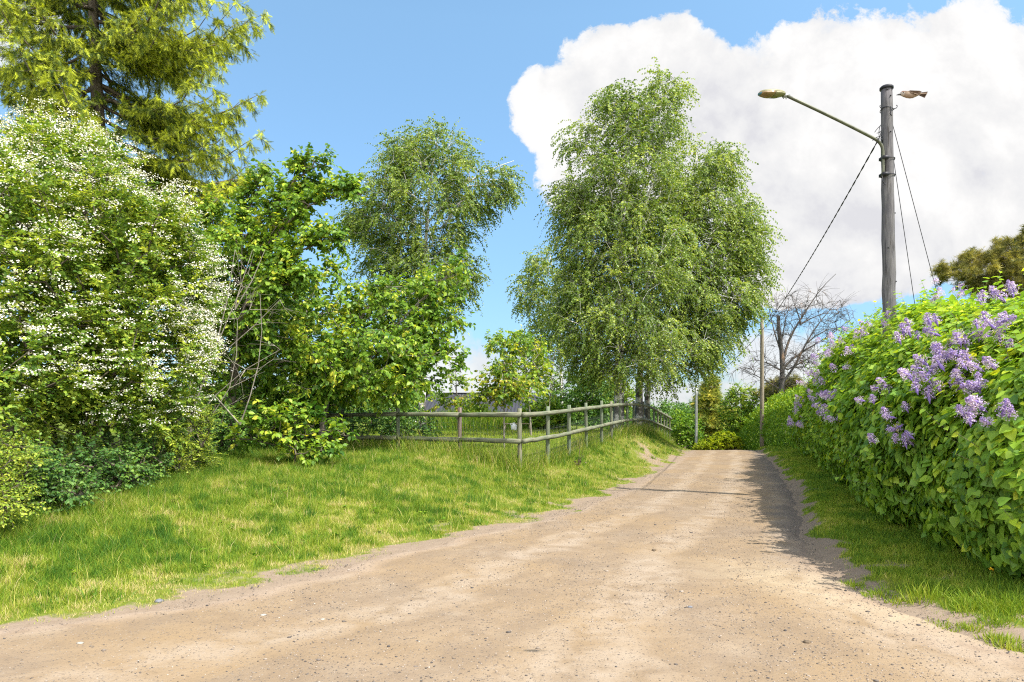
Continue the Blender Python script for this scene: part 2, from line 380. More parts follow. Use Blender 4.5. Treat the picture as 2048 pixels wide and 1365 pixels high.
# ------------------------------------------------------------------ world: sky + clouds
SUN_AZ = math.atan2(.88, -.48)      # compass-like angle from +Y towards +X of the direction TO the sun
SUN_EL = math.radians(56)
def build_world():
    w = bpy.data.worlds.new('World'); SC.world = w; w.use_nodes = True
    nt = w.node_tree; nt.nodes.clear(); g = NT(nt)
    sky = g.n('ShaderNodeTexSky', sky_type='NISHITA'); sky.sun_disc = False
    sky.sun_elevation = SUN_EL; sky.sun_rotation = SUN_AZ
    sky.air_density = 1.0; sky.dust_density = .6; sky.ozone_density = 1.2
    tc = g.n('ShaderNodeTexCoord'); d = tc.outputs['Generated']
    s = g.n('ShaderNodeSeparateXYZ'); g.l(d, s.inputs[0])
    dy = g.math('MAXIMUM', g.math('ABSOLUTE', s.outputs[1]), .12)
    u = g.math('DIVIDE', s.outputs[0], dy); v = g.math('DIVIDE', s.outputs[2], dy)
    cb = g.n('ShaderNodeCombineXYZ'); g.l(u, cb.inputs[0]); g.l(v, cb.inputs[1]); uv = cb.outputs[0]
    n1 = g.noise(uv, 4.2, 12, .60, .15); n2 = g.noise(uv, 15, 9, .66, .2)
    def E(px, py, rx, ry):
        a = g.math('MULTIPLY', g.math('SUBTRACT', u, (px - 1024) / F), F / rx)
        b = g.math('MULTIPLY', g.math('SUBTRACT', v, (HOR - py) / F), F / ry)
        return g.math('SUBTRACT', 1.0, g.math('ADD', g.math('MULTIPLY', a, a), g.math('MULTIPLY', b, b)))
    blobs = [(1115, 215, 95, 95), (1240, 170, 150, 130), (1330, 140, 120, 120), (1420, 270, 290, 170), (1740, 188, 255, 185),
             (1930, 190, 185, 185), (1700, 360, 420, 240), (1250, 330, 170, 130), (2120, 420, 300, 230), (1620, 560, 260, 60)]
    low = [(930, 740, 130, 90), (1040, 760, 240, 70), (1600, 720, 190, 70), (-20, 30, 190, 140), (1250, 790, 330, 40), (600, 800, 300, 50), (1700, 740, 260, 60)]
    f = None
    for b in blobs:
        e = E(*b); f = e if f is None else g.math('SMOOTH_MAX', f, e, .25)
    fl = None
    for b in low:
        e = E(*b); fl = e if fl is None else g.math('MAXIMUM', fl, e)
    nn = g.math('ADD', g.math('MULTIPLY', g.math('SUBTRACT', n1, .5), 3.4), g.math('MULTIPLY', g.math('SUBTRACT', n2, .5), 2.5))
    dens = g.math('ADD', g.math('MULTIPLY_ADD', f, 1.7, .12), nn)
    m1 = g.ramp(dens, [(.04, (0, 0, 0)), (.16, (.45, .45, .45)), (.28, (.90, .90, .90)), (.55, (1, 1, 1))])
    densl = g.math('ADD', fl, nn)
    m2 = g.ramp(densl, [(.05, (0, 0, 0)), (.75, (.85, .85, .85))])
    mask = g.math('MULTIPLY', g.math('MAXIMUM', m1, m2), g.math('MULTIPLY_ADD', s.outputs[1], 8.0, 1.0, clamp=True))
    # soft grey undersides inside the big cloud
    n3 = g.noise(uv, 3.2, 6, .5, .2)
    base = g.math('MULTIPLY_ADD', v, .85, .40)
    mp = g.n('ShaderNodeMapping'); mp.inputs['Location'].default_value = (.030, .045, 0); g.l(uv, mp.inputs['Vector'])
    n1o = g.noise(mp.outputs[0], 4.2, 12, .60, .15); n2o = g.noise(mp.outputs[0], 15, 9, .66, .2)
    rel = g.math('ADD', g.math('MULTIPLY', g.math('SUBTRACT', n1, n1o), 3.2), g.math('MULTIPLY', g.math('SUBTRACT', n2, n2o), .55))
    base = g.math('ADD', base, rel)
    shade = g.math('ADD', g.math('ADD', g.math('MULTIPLY', g.math('SUBTRACT', n3, .5), 1.5), base), g.math('MULTIPLY', g.math('SUBTRACT', n1, .5), .9))
    ccol = g.ramp(shade, [(.06, (.82, .82, .86)), (.36, (.92, .92, .935)), (.66, (.99, .985, .985)), (1, (1.08, 1.07, 1.06))])
    back = g.math('MULTIPLY', g.math('MULTIPLY_ADD', s.outputs[1], -2.2, -.15, clamp=True), g.ramp(g.math('ADD', g.noise(d, 2.6, 7, .6, .3), g.math('MULTIPLY', s.outputs[2], .12)), [(.42, (0, 0, 0)), (.56, (1, 1, 1))]))  # unseen bright cloud bank behind the camera, added as fill light
    bg3 = g.n('ShaderNodeBackground'); bg3.inputs[1].default_value = BACK_FILL; bg3.inputs[0].default_value = (1, .98, .96, 1)
    bg1 = g.n('ShaderNodeBackground'); bg1.inputs[1].default_value = .118
    tone = g.mix(1.0, sky.outputs[0], g.ramp(s.outputs[2], [(0, (.36, .48, .63)), (.10, (.50, .65, .78)), (.28, (.76, .92, .96)), (.50, (1.0, 1.17, 1.10))]), 'MULTIPLY')
    g.l(tone, bg1.inputs[0])
    bg2 = g.n('ShaderNodeBackground'); bg2.inputs[1].default_value = CLOUD
    g.l(ccol, bg2.inputs[0])
    mx = g.n('ShaderNodeMixShader'); g.l(mask, mx.inputs[0]); g.l(bg1.outputs[0], mx.inputs[1]); g.l(bg2.outputs[0], mx.inputs[2])
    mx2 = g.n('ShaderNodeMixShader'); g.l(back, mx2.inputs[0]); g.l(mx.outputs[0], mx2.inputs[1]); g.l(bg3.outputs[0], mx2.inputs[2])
    o = g.n('ShaderNodeOutputWorld'); g.l(mx2.outputs[0], o.inputs[0])
    w.cycles.sampling_method = 'MANUAL'; w.cycles.sample_map_resolution = 1024
CLOUD = .44
BACK_FILL = 1.6  # strength of the added fill clouds behind the camera
EXPO = 1.10
build_world()
sd = bpy.data.lights.new('sun', 'SUN'); sd.energy = 4.2; sd.angle = math.radians(.53); sd.color = (1, .94, .84)
so = link(bpy.data.objects.new('sun', sd))
tos = Vector((math.sin(SUN_AZ) * math.cos(SUN_EL), math.cos(SUN_AZ) * math.cos(SUN_EL), math.sin(SUN_EL)))
so.rotation_euler = (-tos).to_track_quat('-Z', 'Y').to_euler(); so.location = (20, -10, 30)
cd = bpy.data.cameras.new('camera'); cam = link(bpy.data.objects.new('camera', cd))
cd.sensor_width = 36; cd.lens = 36 * F / 2048; cd.shift_y = (HOR - 682.5) / 2048; cd.clip_end = 2000; cd.clip_start = .05
cam.location = (0, 0, CAMZ); cam.rotation_euler = (math.pi / 2, 0, 0); SC.camera = cam
SC.view_settings.view_transform = 'Standard'; SC.view_settings.look = 'None'
SC.view_settings.exposure = EXPO; SC.view_settings.gamma = 1
SC.cycles.max_bounces = 6; SC.cycles.diffuse_bounces = 3; SC.cycles.transmission_bounces = 4; SC.cycles.glossy_bounces = 2
SC.cycles.use_denoising = False; SC.cycles.filter_width = 1.15; SC.cycles.sample_clamp_indirect = 4

# ------------------------------------------------------------------ ground and road
def ground_mat():
    m, nt = new_mat('soil_and_thatch'); g = NT(nt)
    tc = g.n('ShaderNodeTexCoord'); v = tc.outputs['Object']
    at = g.n('ShaderNodeAttribute'); at.attribute_name = 'tint'
    n = g.noise(v, 9, 6, .65); n2 = g.noise(v, 60, 4, .6); n0 = g.noise(v, 1.2, 4)
    soil = g.mix(n2, g.ramp(n, [(.3, (.17, .122, .086)), (.7, (.25, .195, .145))]), (.21, .165, .125))
    grs = g.mix(n2, g.ramp(n0, [(.3, (.10, .14, .015)), (.7, (.17, .18, .03))]), (.08, .12, .015))
    k = g.math('ADD', at.outputs['Fac'], g.math('MULTIPLY', g.math('SUBTRACT', n, .5), .7))
    c = g.mix(g.ramp(k, [(.38, (0, 0, 0)), (.60, (1, 1, 1))]), grs, soil)
    p = g.n('ShaderNodeBsdfPrincipled'); p.inputs['Roughness'].default_value = .95; p.inputs['Specular IOR Level'].default_value = .1
    g.l(c, p.inputs['Base Color']); g.l(g.bump(g.math('ADD', n, n2), .5, .02), p.inputs['Normal'])
    o = g.n('ShaderNodeOutputMaterial'); g.l(p.outputs[0], o.inputs[0]); return m
def road_mat():
    m, nt = new_mat('gravel_road'); g = NT(nt)
    tc = g.n('ShaderNodeTexCoord'); v = tc.outputs['Object']
    at = g.n('ShaderNodeAttribute'); at.attribute_name = 'tint'       # across the road 0..1
    n0 = g.noise(v, .55, 4, .55); n1 = g.noise(v, 3.2, 6, .6, .5); n2 = g.noise(v, 34, 5, .65); n3 = g.noise(v, 130, 3, .6)
    c = g.ramp(n1, [(.25, (.168, .123, .082)), (.5, (.226, .170, .117)), (.75, (.268, .212, .154))])
    c = g.mix(g.ramp(n0, [(.40, (0, 0, 0)), (.62, (1, 1, 1))]), c, (.232, .165, .098))      # ochre patches of finer sand
    # wheel tracks: stripes along the road, paler dust
    w = g.math('SINE', g.math('MULTIPLY', g.math('ADD', at.outputs['Fac'], g.math('MULTIPLY', n0, .10)), 21.0))
    trk = g.math('MULTIPLY', g.ramp(w, [(.1, (0, 0, 0)), (.9, (.55, .55, .55))]), g.ramp(n1, [(.35, (0, 0, 0)), (.6, (1, 1, 1))]))
    c = g.mix(trk, c, (.30, .245, .19))
    dk = g.math('MULTIPLY', g.ramp(w, [(.0, (.42, .42, .42)), (.45, (0, 0, 0))]), g.ramp(g.noise(v, 1.6, 5, .65, .4), [(.42, (0, 0, 0)), (.60, (1, 1, 1))]))
    c = g.mix(dk, c, (.150, .112, .080))
    edge = g.ramp(g.math('ABSOLUTE', g.math('SUBTRACT', at.outputs['Fac'], .5)), [(.40, (0, 0, 0)), (.47, (1, 1, 1))])
    c = g.mix(g.math('MULTIPLY', edge, .6), c, (.27, .205, .160))
    c = g.mix(g.ramp(n2, [(.30, (1, 1, 1)), (.42, (0, 0, 0))]), c, (.125, .10, .078))
    vo = g.n('ShaderNodeTexVoronoi'); vo.inputs['Scale'].default_value = 55; g.l(v, vo.inputs['Vector'])
    vs = g.n('ShaderNodeSeparateColor'); g.l(vo.outputs['Color'], vs.inputs[0])
    st = g.math('MULTIPLY', g.math('LESS_THAN', vo.outputs['Distance'], .30), g.math('GREATER_THAN', vs.outputs[0], .62))
    stc = g.ramp(vs.outputs[1], [(0, (.045, .042, .045)), (.5, (.12, .10, .09)), (1, (.30, .27, .235))])
    c = g.mix(g.math('MULTIPLY', st, .6), c, stc)
    a2 = g.n('ShaderNodeAttribute'); a2.attribute_name = 'sand'
    c = g.mix(g.math('MULTIPLY', a2.outputs['Fac'], g.ramp(n1, [(.35, (.1, .1, .1)), (.65, (.8, .8, .8))])), c, (.33, .265, .18))
    a3 = g.n('ShaderNodeAttribute'); a3.attribute_name = 'earth'
    c = g.mix(g.math('MULTIPLY', a3.outputs['Fac'], g.ramp(n2, [(.3, (1, 1, 1)), (.7, (.55, .55, .55))])), c, (.10, .085, .075))
    p = g.n('ShaderNodeBsdfPrincipled'); p.inputs['Roughness'].default_value = .95; p.inputs['Specular IOR Level'].default_value = .15
    g.l(c, p.inputs['Base Color'])
    hh = g.math('ADD', g.math('MULTIPLY', n2, .8), g.math('ADD', g.math('MULTIPLY', n3, .4), g.math('MULTIPLY', st, .5)))
    g.l(g.bump(hh, .55, .012), p.inputs['Normal'])
    o = g.n('ShaderNodeOutputMaterial'); g.l(p.outputs[0], o.inputs[0]); return m

def grid_faces(nx, ny):
    i = np.arange((nx - 1) * (ny - 1)); a = (i // (nx - 1)) * nx + i % (nx - 1)
    return np.stack([a, a + 1, a + nx + 1, a + nx], 1)
xs = np.concatenate([np.arange(-200, -16, 4), np.arange(-16, -9, .5), np.arange(-9, 13, .11), np.arange(13, 20, .5), np.arange(20, 201, 4)])
ys = np.concatenate([np.arange(-30, 2, 1), np.arange(2, 16, .11), np.arange(16, 36, .22), np.arange(36, 60, 1), np.arange(60, 400, 8)])
gx, gy = np.meshgrid(xs, ys); gx = gx.ravel(); gy = gy.ravel()
gz = hgt(gx, gy); bb = bare(gx, gy)
obj('ground', np.c_[gx, gy, gz], [grid_faces(len(xs), len(ys))], ground_mat(), tint=bb, smooth=True)['kind'] = 'structure'

ry = np.concatenate([np.arange(-14, 2, .5), np.arange(2, 16, .07), np.arange(16, 34, .2), np.arange(34, 62, 1)])
t = np.linspace(0, 1, 90)
tt, yy = np.meshgrid(t, ry); tt = tt.ravel(); yy = yy.ravel()
wl = XL(yy) - .10 - (fbm(yy * 1.7, yy * 0, 41) - .5) * .5 - (fbm(yy * 6, yy * 0, 43) - .5) * .16
wr = XR(yy) + .06 + (fbm(yy * 1.7, yy * 0, 51) - .5) * .30 + (fbm(yy * 6, yy * 0, 53) - .5) * .12
xx = wl + (wr - wl) * tt
ed = np.minimum(tt, 1 - tt) * (wr - wl)
zz = zroad(yy) + .012 + .02 * sstep(.15, .9, ed) * 0 - .03 * (1 - sstep(0, .30, ed)) + (fbm(xx * .8, yy * .5, 61) - .5) * .045 + (fbm(xx * 5, yy * 4, 67) - .5) * .014
zz = np.where(tt < .5, np.maximum(zz, hgt(xx, yy) - .03), np.maximum(zz, np.minimum(hgt(xx, yy) - .03, .02 + zroad(yy))))
road = obj('road', np.c_[xx, yy, zz], [grid_faces(len(t), len(ry))], road_mat(), tint=tt, smooth=True); road['kind'] = 'structure'
def attr(o, nm, v):
    a = o.data.attributes.new(nm, 'FLOAT', 'POINT'); a.data.foreach_set('value', np.ascontiguousarray(v, np.float32))
_sx = np.interp(yy, [3.5, 4.6, 5.6, 6.6, 8.0], [4.3, 3.5, 2.9, 2.5, 2.2])
attr(road, 'sand', np.clip(np.exp(-((xx - _sx - (fbm(xx * 1.5, yy * 1.5, 207) - .5) * .8) / .5) ** 2) * sstep(8.2, 6.4, yy) * 1.0, 0, 1))
attr(road, 'earth', np.clip(sstep(.75, .15, (wr - xx) + (fbm(xx * 2, yy * 1.5, 203) - .5) * .7) * sstep(6.6, 8.5, yy), 0, 1))
def Zroad(x, y): return zroad(y) + .012 + (fbm(x * .8, y * .5, 61) - .5) * .045 + (fbm(x * 5, y * 4, 67) - .5) * .014

# loose gravel (uncountable)
_ico = np.array([[0, 0, 1], [.894, 0, .447], [.276, .851, .447], [-.724, .526, .447], [-.724, -.526, .447], [.276, -.851, .447],
                 [.724, .526, -.447], [-.276, .851, -.447], [-.894, 0, -.447], [-.276, -.851, -.447], [.724, -.526, -.447], [0, 0, -1]])
_icf = np.array([[0, 1, 2], [0, 2, 3], [0, 3, 4], [0, 4, 5], [0, 5, 1], [1, 6, 2], [2, 7, 3], [3, 8, 4], [4, 9, 5], [5, 10, 1], [6, 7, 2], [7, 8, 3],
                 [8, 9, 4], [9, 10, 5], [10, 6, 1], [11, 7, 6], [11, 8, 7], [11, 9, 8], [11, 10, 9], [11, 6, 10]])
def gravel():
    n = 56000
    y = 3.4 + 16 * R.random(n) ** 2.0
    a = XL(y) - .2; b = XR(y) + .2
    a = np.maximum(a, -.85 * y); b = np.minimum(b, .85 * y)
    x = a + (b - a) * R.random(n)
    keep = R.random(n) < .22 + .78 * sstep(.40, .62, fbm(x * 1.1, y * .7, 71))
    x = x[keep]; y = y[keep]; n = len(x)
    s = .0022 + .0042 * R.random(n) ** 3.5 + .009 * (R.random(n) < .010) * R.random(n)
    z = Zroad(x, y)
    V = _ico[None] * (1 + .35 * (R.random((n, 12, 1)) - .5)) * s[:, None, None] * np.stack([R.uniform(.8, 1.9, n), R.uniform(.8, 1.5, n), R.uniform(.55, .95, n)], 1)[:, None, :]
    V = V + np.c_[x, y, z + s * .3][:, None, :]
    Fg = (_icf[None] + (np.arange(n) * 12)[:, None, None]).reshape(-1, 3)
    m, nt = new_mat('gravel_stones'); g = NT(nt)
    at = g.n('ShaderNodeAttribute'); at.attribute_name = 'tint'
    c = g.ramp(at.outputs['Fac'], [(0, (.045, .043, .045)), (.3, (.12, .10, .086)), (.55, (.20, .16, .125)), (1, (.33, .28, .235))])
    p = g.n('ShaderNodeBsdfPrincipled'); p.inputs['Roughness'].default_value = .9; g.l(c, p.inputs['Base Color'])
    o = g.n('ShaderNodeOutputMaterial'); g.l(p.outputs[0], o.inputs[0])
    tag(obj('gravel', V.reshape(-1, 3), [Fg], m, tint=np.repeat(R.random(n) ** 1.4, 12)), 'loose small stones strewn over the dirt road', 'gravel', kind='stuff')
gravel()

# ------------------------------------------------------------------ grass
def blades(x, y, h, w, tint, name, label, lean=.6, cat='grass'):
    n = len(x); z = hgt(x, y) - .01
    up = np.c_[R.normal(0, .22, n), R.normal(0, .22, n), np.ones(n)]
    nr = np.c_[R.normal(size=(n, 2)), np.zeros(n)]
    an = R.random(n) * 6.283; bl = lean * R.random(n) ** .7
    bend = np.c_[np.cos(an) * bl, np.sin(an) * bl, -bl * .35]
    V, G, ix = scatter(BLADE, np.c_[x, y, z], up, nr, h, w, bend)
    return tag(obj(name, V, G, M['grass'], tint=np.clip(tint, 0, 1)[ix]), label, cat, kind='stuff')
def fence_Y(x):   # y of the fence line that shuts the verge off, for a given x
    return np.where(x < .17, 14.8 + (.17 - x) * .655, 14.8 + (x - .17) * 2.5)
def verge_grass():
    X = []; Y = []
    for y0, y1, x0, x1, dens in ((3.9, 7.5, -7, 0, 5600), (7.5, 11, -7.5, 1.5, 4200), (11, 15, -8, 3, 2500), (15, 20, -8, 5, 1400), (20, 36, -1, 9.8, 700)):
        n = int((y1 - y0) * (x1 - x0) * dens); X.append(R.uniform(x0, x1, n)); Y.append(R.uniform(y0, y1, n))
    x = np.concatenate(X); y = np.concatenate(Y)
    dL = XL(y) - x
    k = (dL > .02) & (y < fence_Y(x) + .6) & (x > -.80 * y - .3) & (x > -6.6)
    x = x[k]; y = y[k]
    b = bare(x, y); k = R.random(len(x)) > b * 1.08
    x = x[k]; y = y[k]; b = b[k]; dL = XL(y) - x
    pn = fbm(x * 1.1, y * 1.1, 81); pn2 = fbm(x * 3.5, y * 3.5, 91); pn3 = fbm(x * 7, y * 7, 95, 2)
    far = np.interp(y, [4, 8, 14, 20, 30], [1, 1.1, 1.3, 1.7, 2.4])
    tall = sstep(2.0, .2, fence_Y(x) - y) * .5 + sstep(-4.2, -5.6, x) * .6
    h = np.interp(dL, [.5, 2.5, 5], [.72, .95, 1.1]) * (.03 + .06 * pn2 + .10 * pn3 ** 1.5 + .06 * R.random(len(x)) ** 2) * (1 + 1.3 * tall) * (1 - .55 * b) * np.interp(dL, [0, .7, 2], [.55, .9, 1.1])
    w = (.0032 + .0022 * R.random(len(x))) * far
    ti = .51 + (pn - .5) * .35 + (pn2 - .5) * .6 - (pn3 - .5) * .8 + R.normal(0, .15, len(x)) + .40 * b - .15 * tall
    ti = ti + .18 * sstep(1.3, .3, dL) * sstep(.42, .6, pn2)
    dry = sstep(.56, .66, fbm(x * 1.3 + 5, y * 1.3, 29)) * sstep(6.5, 3.0, dL); ti = ti + .20 * dry; h = h * (1 - .3 * dry)
    ti = ti + .65 * straw(x, y) + .3 * (R.random(len(x)) < .05)
    blades(x, y, h, w, ti, 'verge_grass', 'short sunny yellow green grass on the left verge below the fence')
    # coarser darker tufts and a few straw coloured seed stalks
    cx = R.uniform(-6.5, 7, 900); cy = 4.5 + 22 * R.random(900) ** 1.3; k = (XL(cy) - cx > .5) & (cy < fence_Y(cx) + .2) & (cx > -.8 * cy); cx = cx[k]; cy = cy[k]
    m = 34; x = np.repeat(cx, m) + R.normal(0, .055, len(cx) * m); y = np.repeat(cy, m) + R.normal(0, .055, len(cx) * m)
    ch = np.repeat(R.uniform(.07, .19, len(cx)), m); ct = np.repeat(R.normal(.34, .14, len(cx)), m)
    blades(x, y, ch * R.uniform(.5, 1.1, len(x)), .0045 + .003 * R.random(len(x)) + .0004 * y, ct + R.normal(0, .1, len(x)), 'coarse_grass_tufts', 'coarse darker green tufts scattered through the left verge grass', .9)
    n = 9000; x = R.uniform(-6.5, 7, n); y = 4.5 + 22 * R.random(n) ** 1.2; k = (XL(y) - x > .4) & (y < fence_Y(x) + .2) & (x > -.8 * y); x = x[k]; y = y[k]
    blades(x, y, R.uniform(.12, .30, len(x)), .0028 + .0003 * y, .88 + R.normal(0, .1, len(x)), 'seed_stalks', 'thin straw coloured seed stalks standing in the left verge grass', .5)
    # broad leaved weeds lying in the turf
    n = 420; cx = R.uniform(-6.5, 6, n); cy = 4.4 + 16 * R.random(n) ** 1.3; k = (XL(cy) - cx > .9) & (cy < fence_Y(cx)) & (cx > -.8 * cy); cx = cx[k]; cy = cy[k]
    m = 9; an = R.random((len(cx), m)) * 6.283; an = an.ravel(); x = np.repeat(cx, m); y = np.repeat(cy, m); z = hgt(x, y) + .012 + .05 * R.random(len(x))
    d = np.c_[np.cos(an), np.sin(an), R.uniform(-.05, .5, len(x))]; V, G, ix = scatter(OVATE, np.c_[x, y, z], d, np.tile([0, 0, 1.], (len(x), 1)) + R.normal(0, .3, (len(x), 3)), R.uniform(.03, .07, len(x)))
    tag(obj('verge_weeds', V, G, M['hedge'], tint=np.clip(R.normal(.42, .2, len(x)), 0, 1)[ix]), 'low broad leaved weeds lying in the turf of the left verge', 'weeds', kind='stuff')
    # tall seeding grass along the fence foot
    n = 26000
    s = R.random(n); xf = np.where(s < .45, R.uniform(-6.2, .2, n), R.uniform(.1, 8.3, n))
    yf = fence_Y(xf) + R.normal(0, .30, n) - .05
    dL = XL(yf) - xf; k = dL > .6; xf = xf[k]; yf = yf[k]
    k = R.random(len(xf)) < .25 + .75 * sstep(.35, .6, fbm(xf * 1.3, yf * .6, 31)); xf = xf[k]; yf = yf[k]
    h = .14 + .55 * R.random(len(xf)) ** 1.6 * (.4 + fbm(xf * 1.5, yf, 33))
    blades(xf, yf, h, .006 + .003 * R.random(len(xf)), .46 + R.normal(0, .16, len(xf)) + .38 * (R.random(len(xf)) < .3), 'tall_fence_grass',
           'tall wispy seeding grass growing along the foot of the wooden fence', .5)
def right_grass():
    X = []; Y = []
    for y0, y1, x0, x1, dens in ((4, 8, 2.9, 5.6, 5200), (8, 12, 3.4, 7, 3600), (12, 20, 4.8, 10, 1800), (20, 34, 7.8, 13, 800)):
        n = int((y1 - y0) * (x1 - x0) * dens); X.append(R.uniform(x0, x1, n)); Y.append(R.uniform(y0, y1, n))
    x = np.concatenate(X); y = np.concatenate(Y); dR = x - XR(y)
    k = (dR > .03) & (dR < 2.6) & (x < .80 * y); x = x[k]; y = y[k]
    b = bare(x, y); k = R.random(len(x)) > b * 1.1; x = x[k]; y = y[k]; b = b[k]; dR = x - XR(y)
    pn = fbm(x * 1.2, y * 1.2, 83)
    far = np.interp(y, [4, 8, 14, 20, 30], [1, 1.15, 1.4, 1.8, 2.4])
    pn3 = fbm(x * 6, y * 6, 195, 2); h = .72 * (.035 + .06 * R.random(len(x)) + .09 * pn3 ** 1.4 + .04 * pn) * (1 - .5 * b) * np.interp(dR, [0, .4, 1.2, 2], [.55, 1, 1.2, 1.6])
    blades(x, y, h, (.0033 + .0024 * R.random(len(x))) * far, .52 + (pn - .5) * .6 - (pn3 - .5) * .5 + R.normal(0, .12, len(x)) + .2 * b, 'hedge_foot_grass',
           'fresh green grass strip between the dirt road and the lilac hedge')
def lawn_grass():
    n = 90000
    y = 15 + 26 * R.random(n) ** 1.3; x = R.uniform(-16, 9.5, n)
    k = (y > fence_Y(x) + .2) & (x > -.72 * y) & (XL(y) - x > 2.0); x = x[k]; y = y[k]
    pn = fbm(x * .5, y * .5, 101)
    h = .07 + .06 * R.random(len(x)); blades(x, y, h, .012 + .012 * (y - 15) / 20, .60 + (pn - .5) * .5 + R.normal(0, .1, len(x)), 'lawn_grass',
           'mown yellow green lawn behind the wooden fence', .4)
    # weedy mound in front of the house
    n = 9000
    x = R.normal(-2.1, 1.8, n); y = R.normal(33, 1.0, n)
    z0 = .9 * np.exp(-((x + 2.1) / 2.3) ** 2 - ((y - 33) / 1.2) ** 2)
    h = .25 + .45 * R.random(n) + z0 * .9
    blades(x, y, h, .03 + .02 * R.random(n), .42 + R.normal(0, .16, n) + .3 * (R.random(n) < .12), 'weed_mound', 'rough mound of tall weeds at the far edge of the lawn', .35, 'weeds')
verge_grass(); right_grass(); lawn_grass()

# ------------------------------------------------------------------ trees
def ell_points(ells, n, rng, shell=.28):
    w = np.array([(e[2] * e[3] * e[4] ** 2) ** .8 for e in ells]); w = w / w.sum()
    out = []
    for e, k in zip(ells, w):
        px, py, rx, rz, Y, rY = e; m = max(4, int(round(n * k)))
        d = rdir(m, rng); r = rng.random(m) ** shell
        c = P(px, py, Y); s = np.array([rx / F * Y, rY, rz / F * Y])
        out.append(c + d * r[:, None] * s)
    return np.concatenate(out)

def grow(limbs, att, rng, rtip=.006, wig=.12, arch=.10, power=2.3, seg=.55, pathw=.25):
    """limbs: [(pts, r0, r1)]; returns P0,P1,R0,R1 of all wood, tip positions and directions"""
    N = []; par = []; fix = []
    plen = []
    for li, (pts, r0, r1) in enumerate(limbs):
        pts = np.asarray(pts, float)
        # densify
        q = [pts[0]]
        for a, b in zip(pts[:-1], pts[1:]):
            m = max(1, int(np.linalg.norm(b - a) / seg))
            for j in range(1, m + 1):
                q.append(a + (b - a) * j / m + (rng.normal(0, .02, 3) * min(1, np.linalg.norm(b - a)) if j < m else 0))
        q = np.array(q)
        # smooth the polyline a little
        for _ in range(2):
            if len(q) > 2: q[1:-1] = .5 * q[1:-1] + .25 * (q[:-2] + q[2:])
        rr = r0 + (r1 - r0) * np.linspace(0, 1, len(q)) ** .8
        if li == 0: p = -1
        else:
            p = int(np.argmin(np.linalg.norm(np.array(N) - q[0], axis=1)))
        for j, c in enumerate(q):
            N.append(c); par.append(p); fix.append(rr[j]); plen.append(0 if p < 0 else plen[p] + np.linalg.norm(c - N[p])); p = len(N) - 1
    nl = len(N)
    cap = nl + len(att) * 8 + 10
    A = np.zeros((cap, 3)); A[:nl] = N; pl = np.zeros(cap); pl[:nl] = plen; cnt = nl
    d0 = np.array([np.min(np.linalg.norm(A[:nl] - a, axis=1)) for a in att])
    tips = []; 
    for i in np.argsort(d0):
        a = att[i]; dv = a - A[:cnt]; L = np.linalg.norm(dv, axis=1)
        cost = L + pathw * pl[:cnt] + .5 * np.maximum(-dv[:, 2], 0)
        j = int(np.argmin(cost)); L = L[j]
        m = max(1, min(6, int(L / seg) + 1)); off = rng.normal(0, wig, 3) * L; off[2] += arch * L
        p = j
        for k in range(1, m + 1):
            t = k / m; c = A[j] + (a - A[j]) * t + off * (4 * t * (1 - t)) * .5
            A[cnt] = c; par.append(p); fix.append(0); pl[cnt] = pl[p] + np.linalg.norm(c - A[p]); p = cnt; cnt += 1
        tips.append(p)
    A = A[:cnt]; par = np.array(par); fix = np.array(fix)
    acc = np.zeros(cnt); acc[tips] += rtip ** power
    for i in range(cnt - 1, -1, -1):
        if par[i] >= 0: acc[par[i]] += max(acc[i], 1e-12)
    rad = np.maximum(acc, 0) ** (1 / power)
    rad = np.where(fix > 0, fix, np.minimum(rad, .09)); rad = np.maximum(rad, rtip)
    ch = np.where(par >= 0)[0]; pa = par[ch]
    tips = np.array(tips)
    return A[pa], A[ch], np.minimum(rad[pa], rad[ch] * 1.25 + .002), rad[ch], A[tips], unit(A[tips] - A[par[tips]])

def twigs(tips, dirs, k, length, spread, droop, ns, rng, up=0., jit=.0):
    n = len(tips) * k
    p = np.repeat(tips, k, 0) + rng.normal(0, 1, (n, 3)) * jit
    d = unit(np.repeat(dirs, k, 0) + rdir(n, rng) * spread + np.array([0, 0, up]))
    L = length * rng.uniform(.55, 1.2, n) / ns
    T = [p]
    for i in range(ns):
        p = p + d * L[:, None]; T.append(p)
        d = unit(d + np.array([0, 0, -droop]) + rng.normal(0, .07, (n, 3)))
    return np.stack(T, 1)

def along(T, m, rng, t0=.1):
    n, s1, _ = T.shape; ns = s1 - 1
    t = (t0 + (1 - t0) * (np.arange(m)[None] + rng.random((n, m)) * .6) / m).clip(0, .999) * ns
    i = t.astype(int); f = (t - i)[..., None]; r = np.arange(n)[:, None]
    a = T[r, i]; b = T[r, i + 1]
    return (a + (b - a) * f).reshape(-1, 3), unit((b - a).reshape(-1, 3)), np.tile(np.where(np.arange(m) % 2, 1., -1.), n), np.repeat(np.arange(n), m)

def twig_mesh(T, r):
    ns = T.shape[1] - 1
    a = T[:, :-1].reshape(-1, 3); b = T[:, 1:].reshape(-1, 3)
    r0 = np.tile(np.linspace(1, .35, ns + 1)[:-1], len(T)) * r; r1 = np.tile(np.linspace(1, .35, ns + 1)[1:], len(T)) * r
    return frusta(a, b, r0, r1, 3)

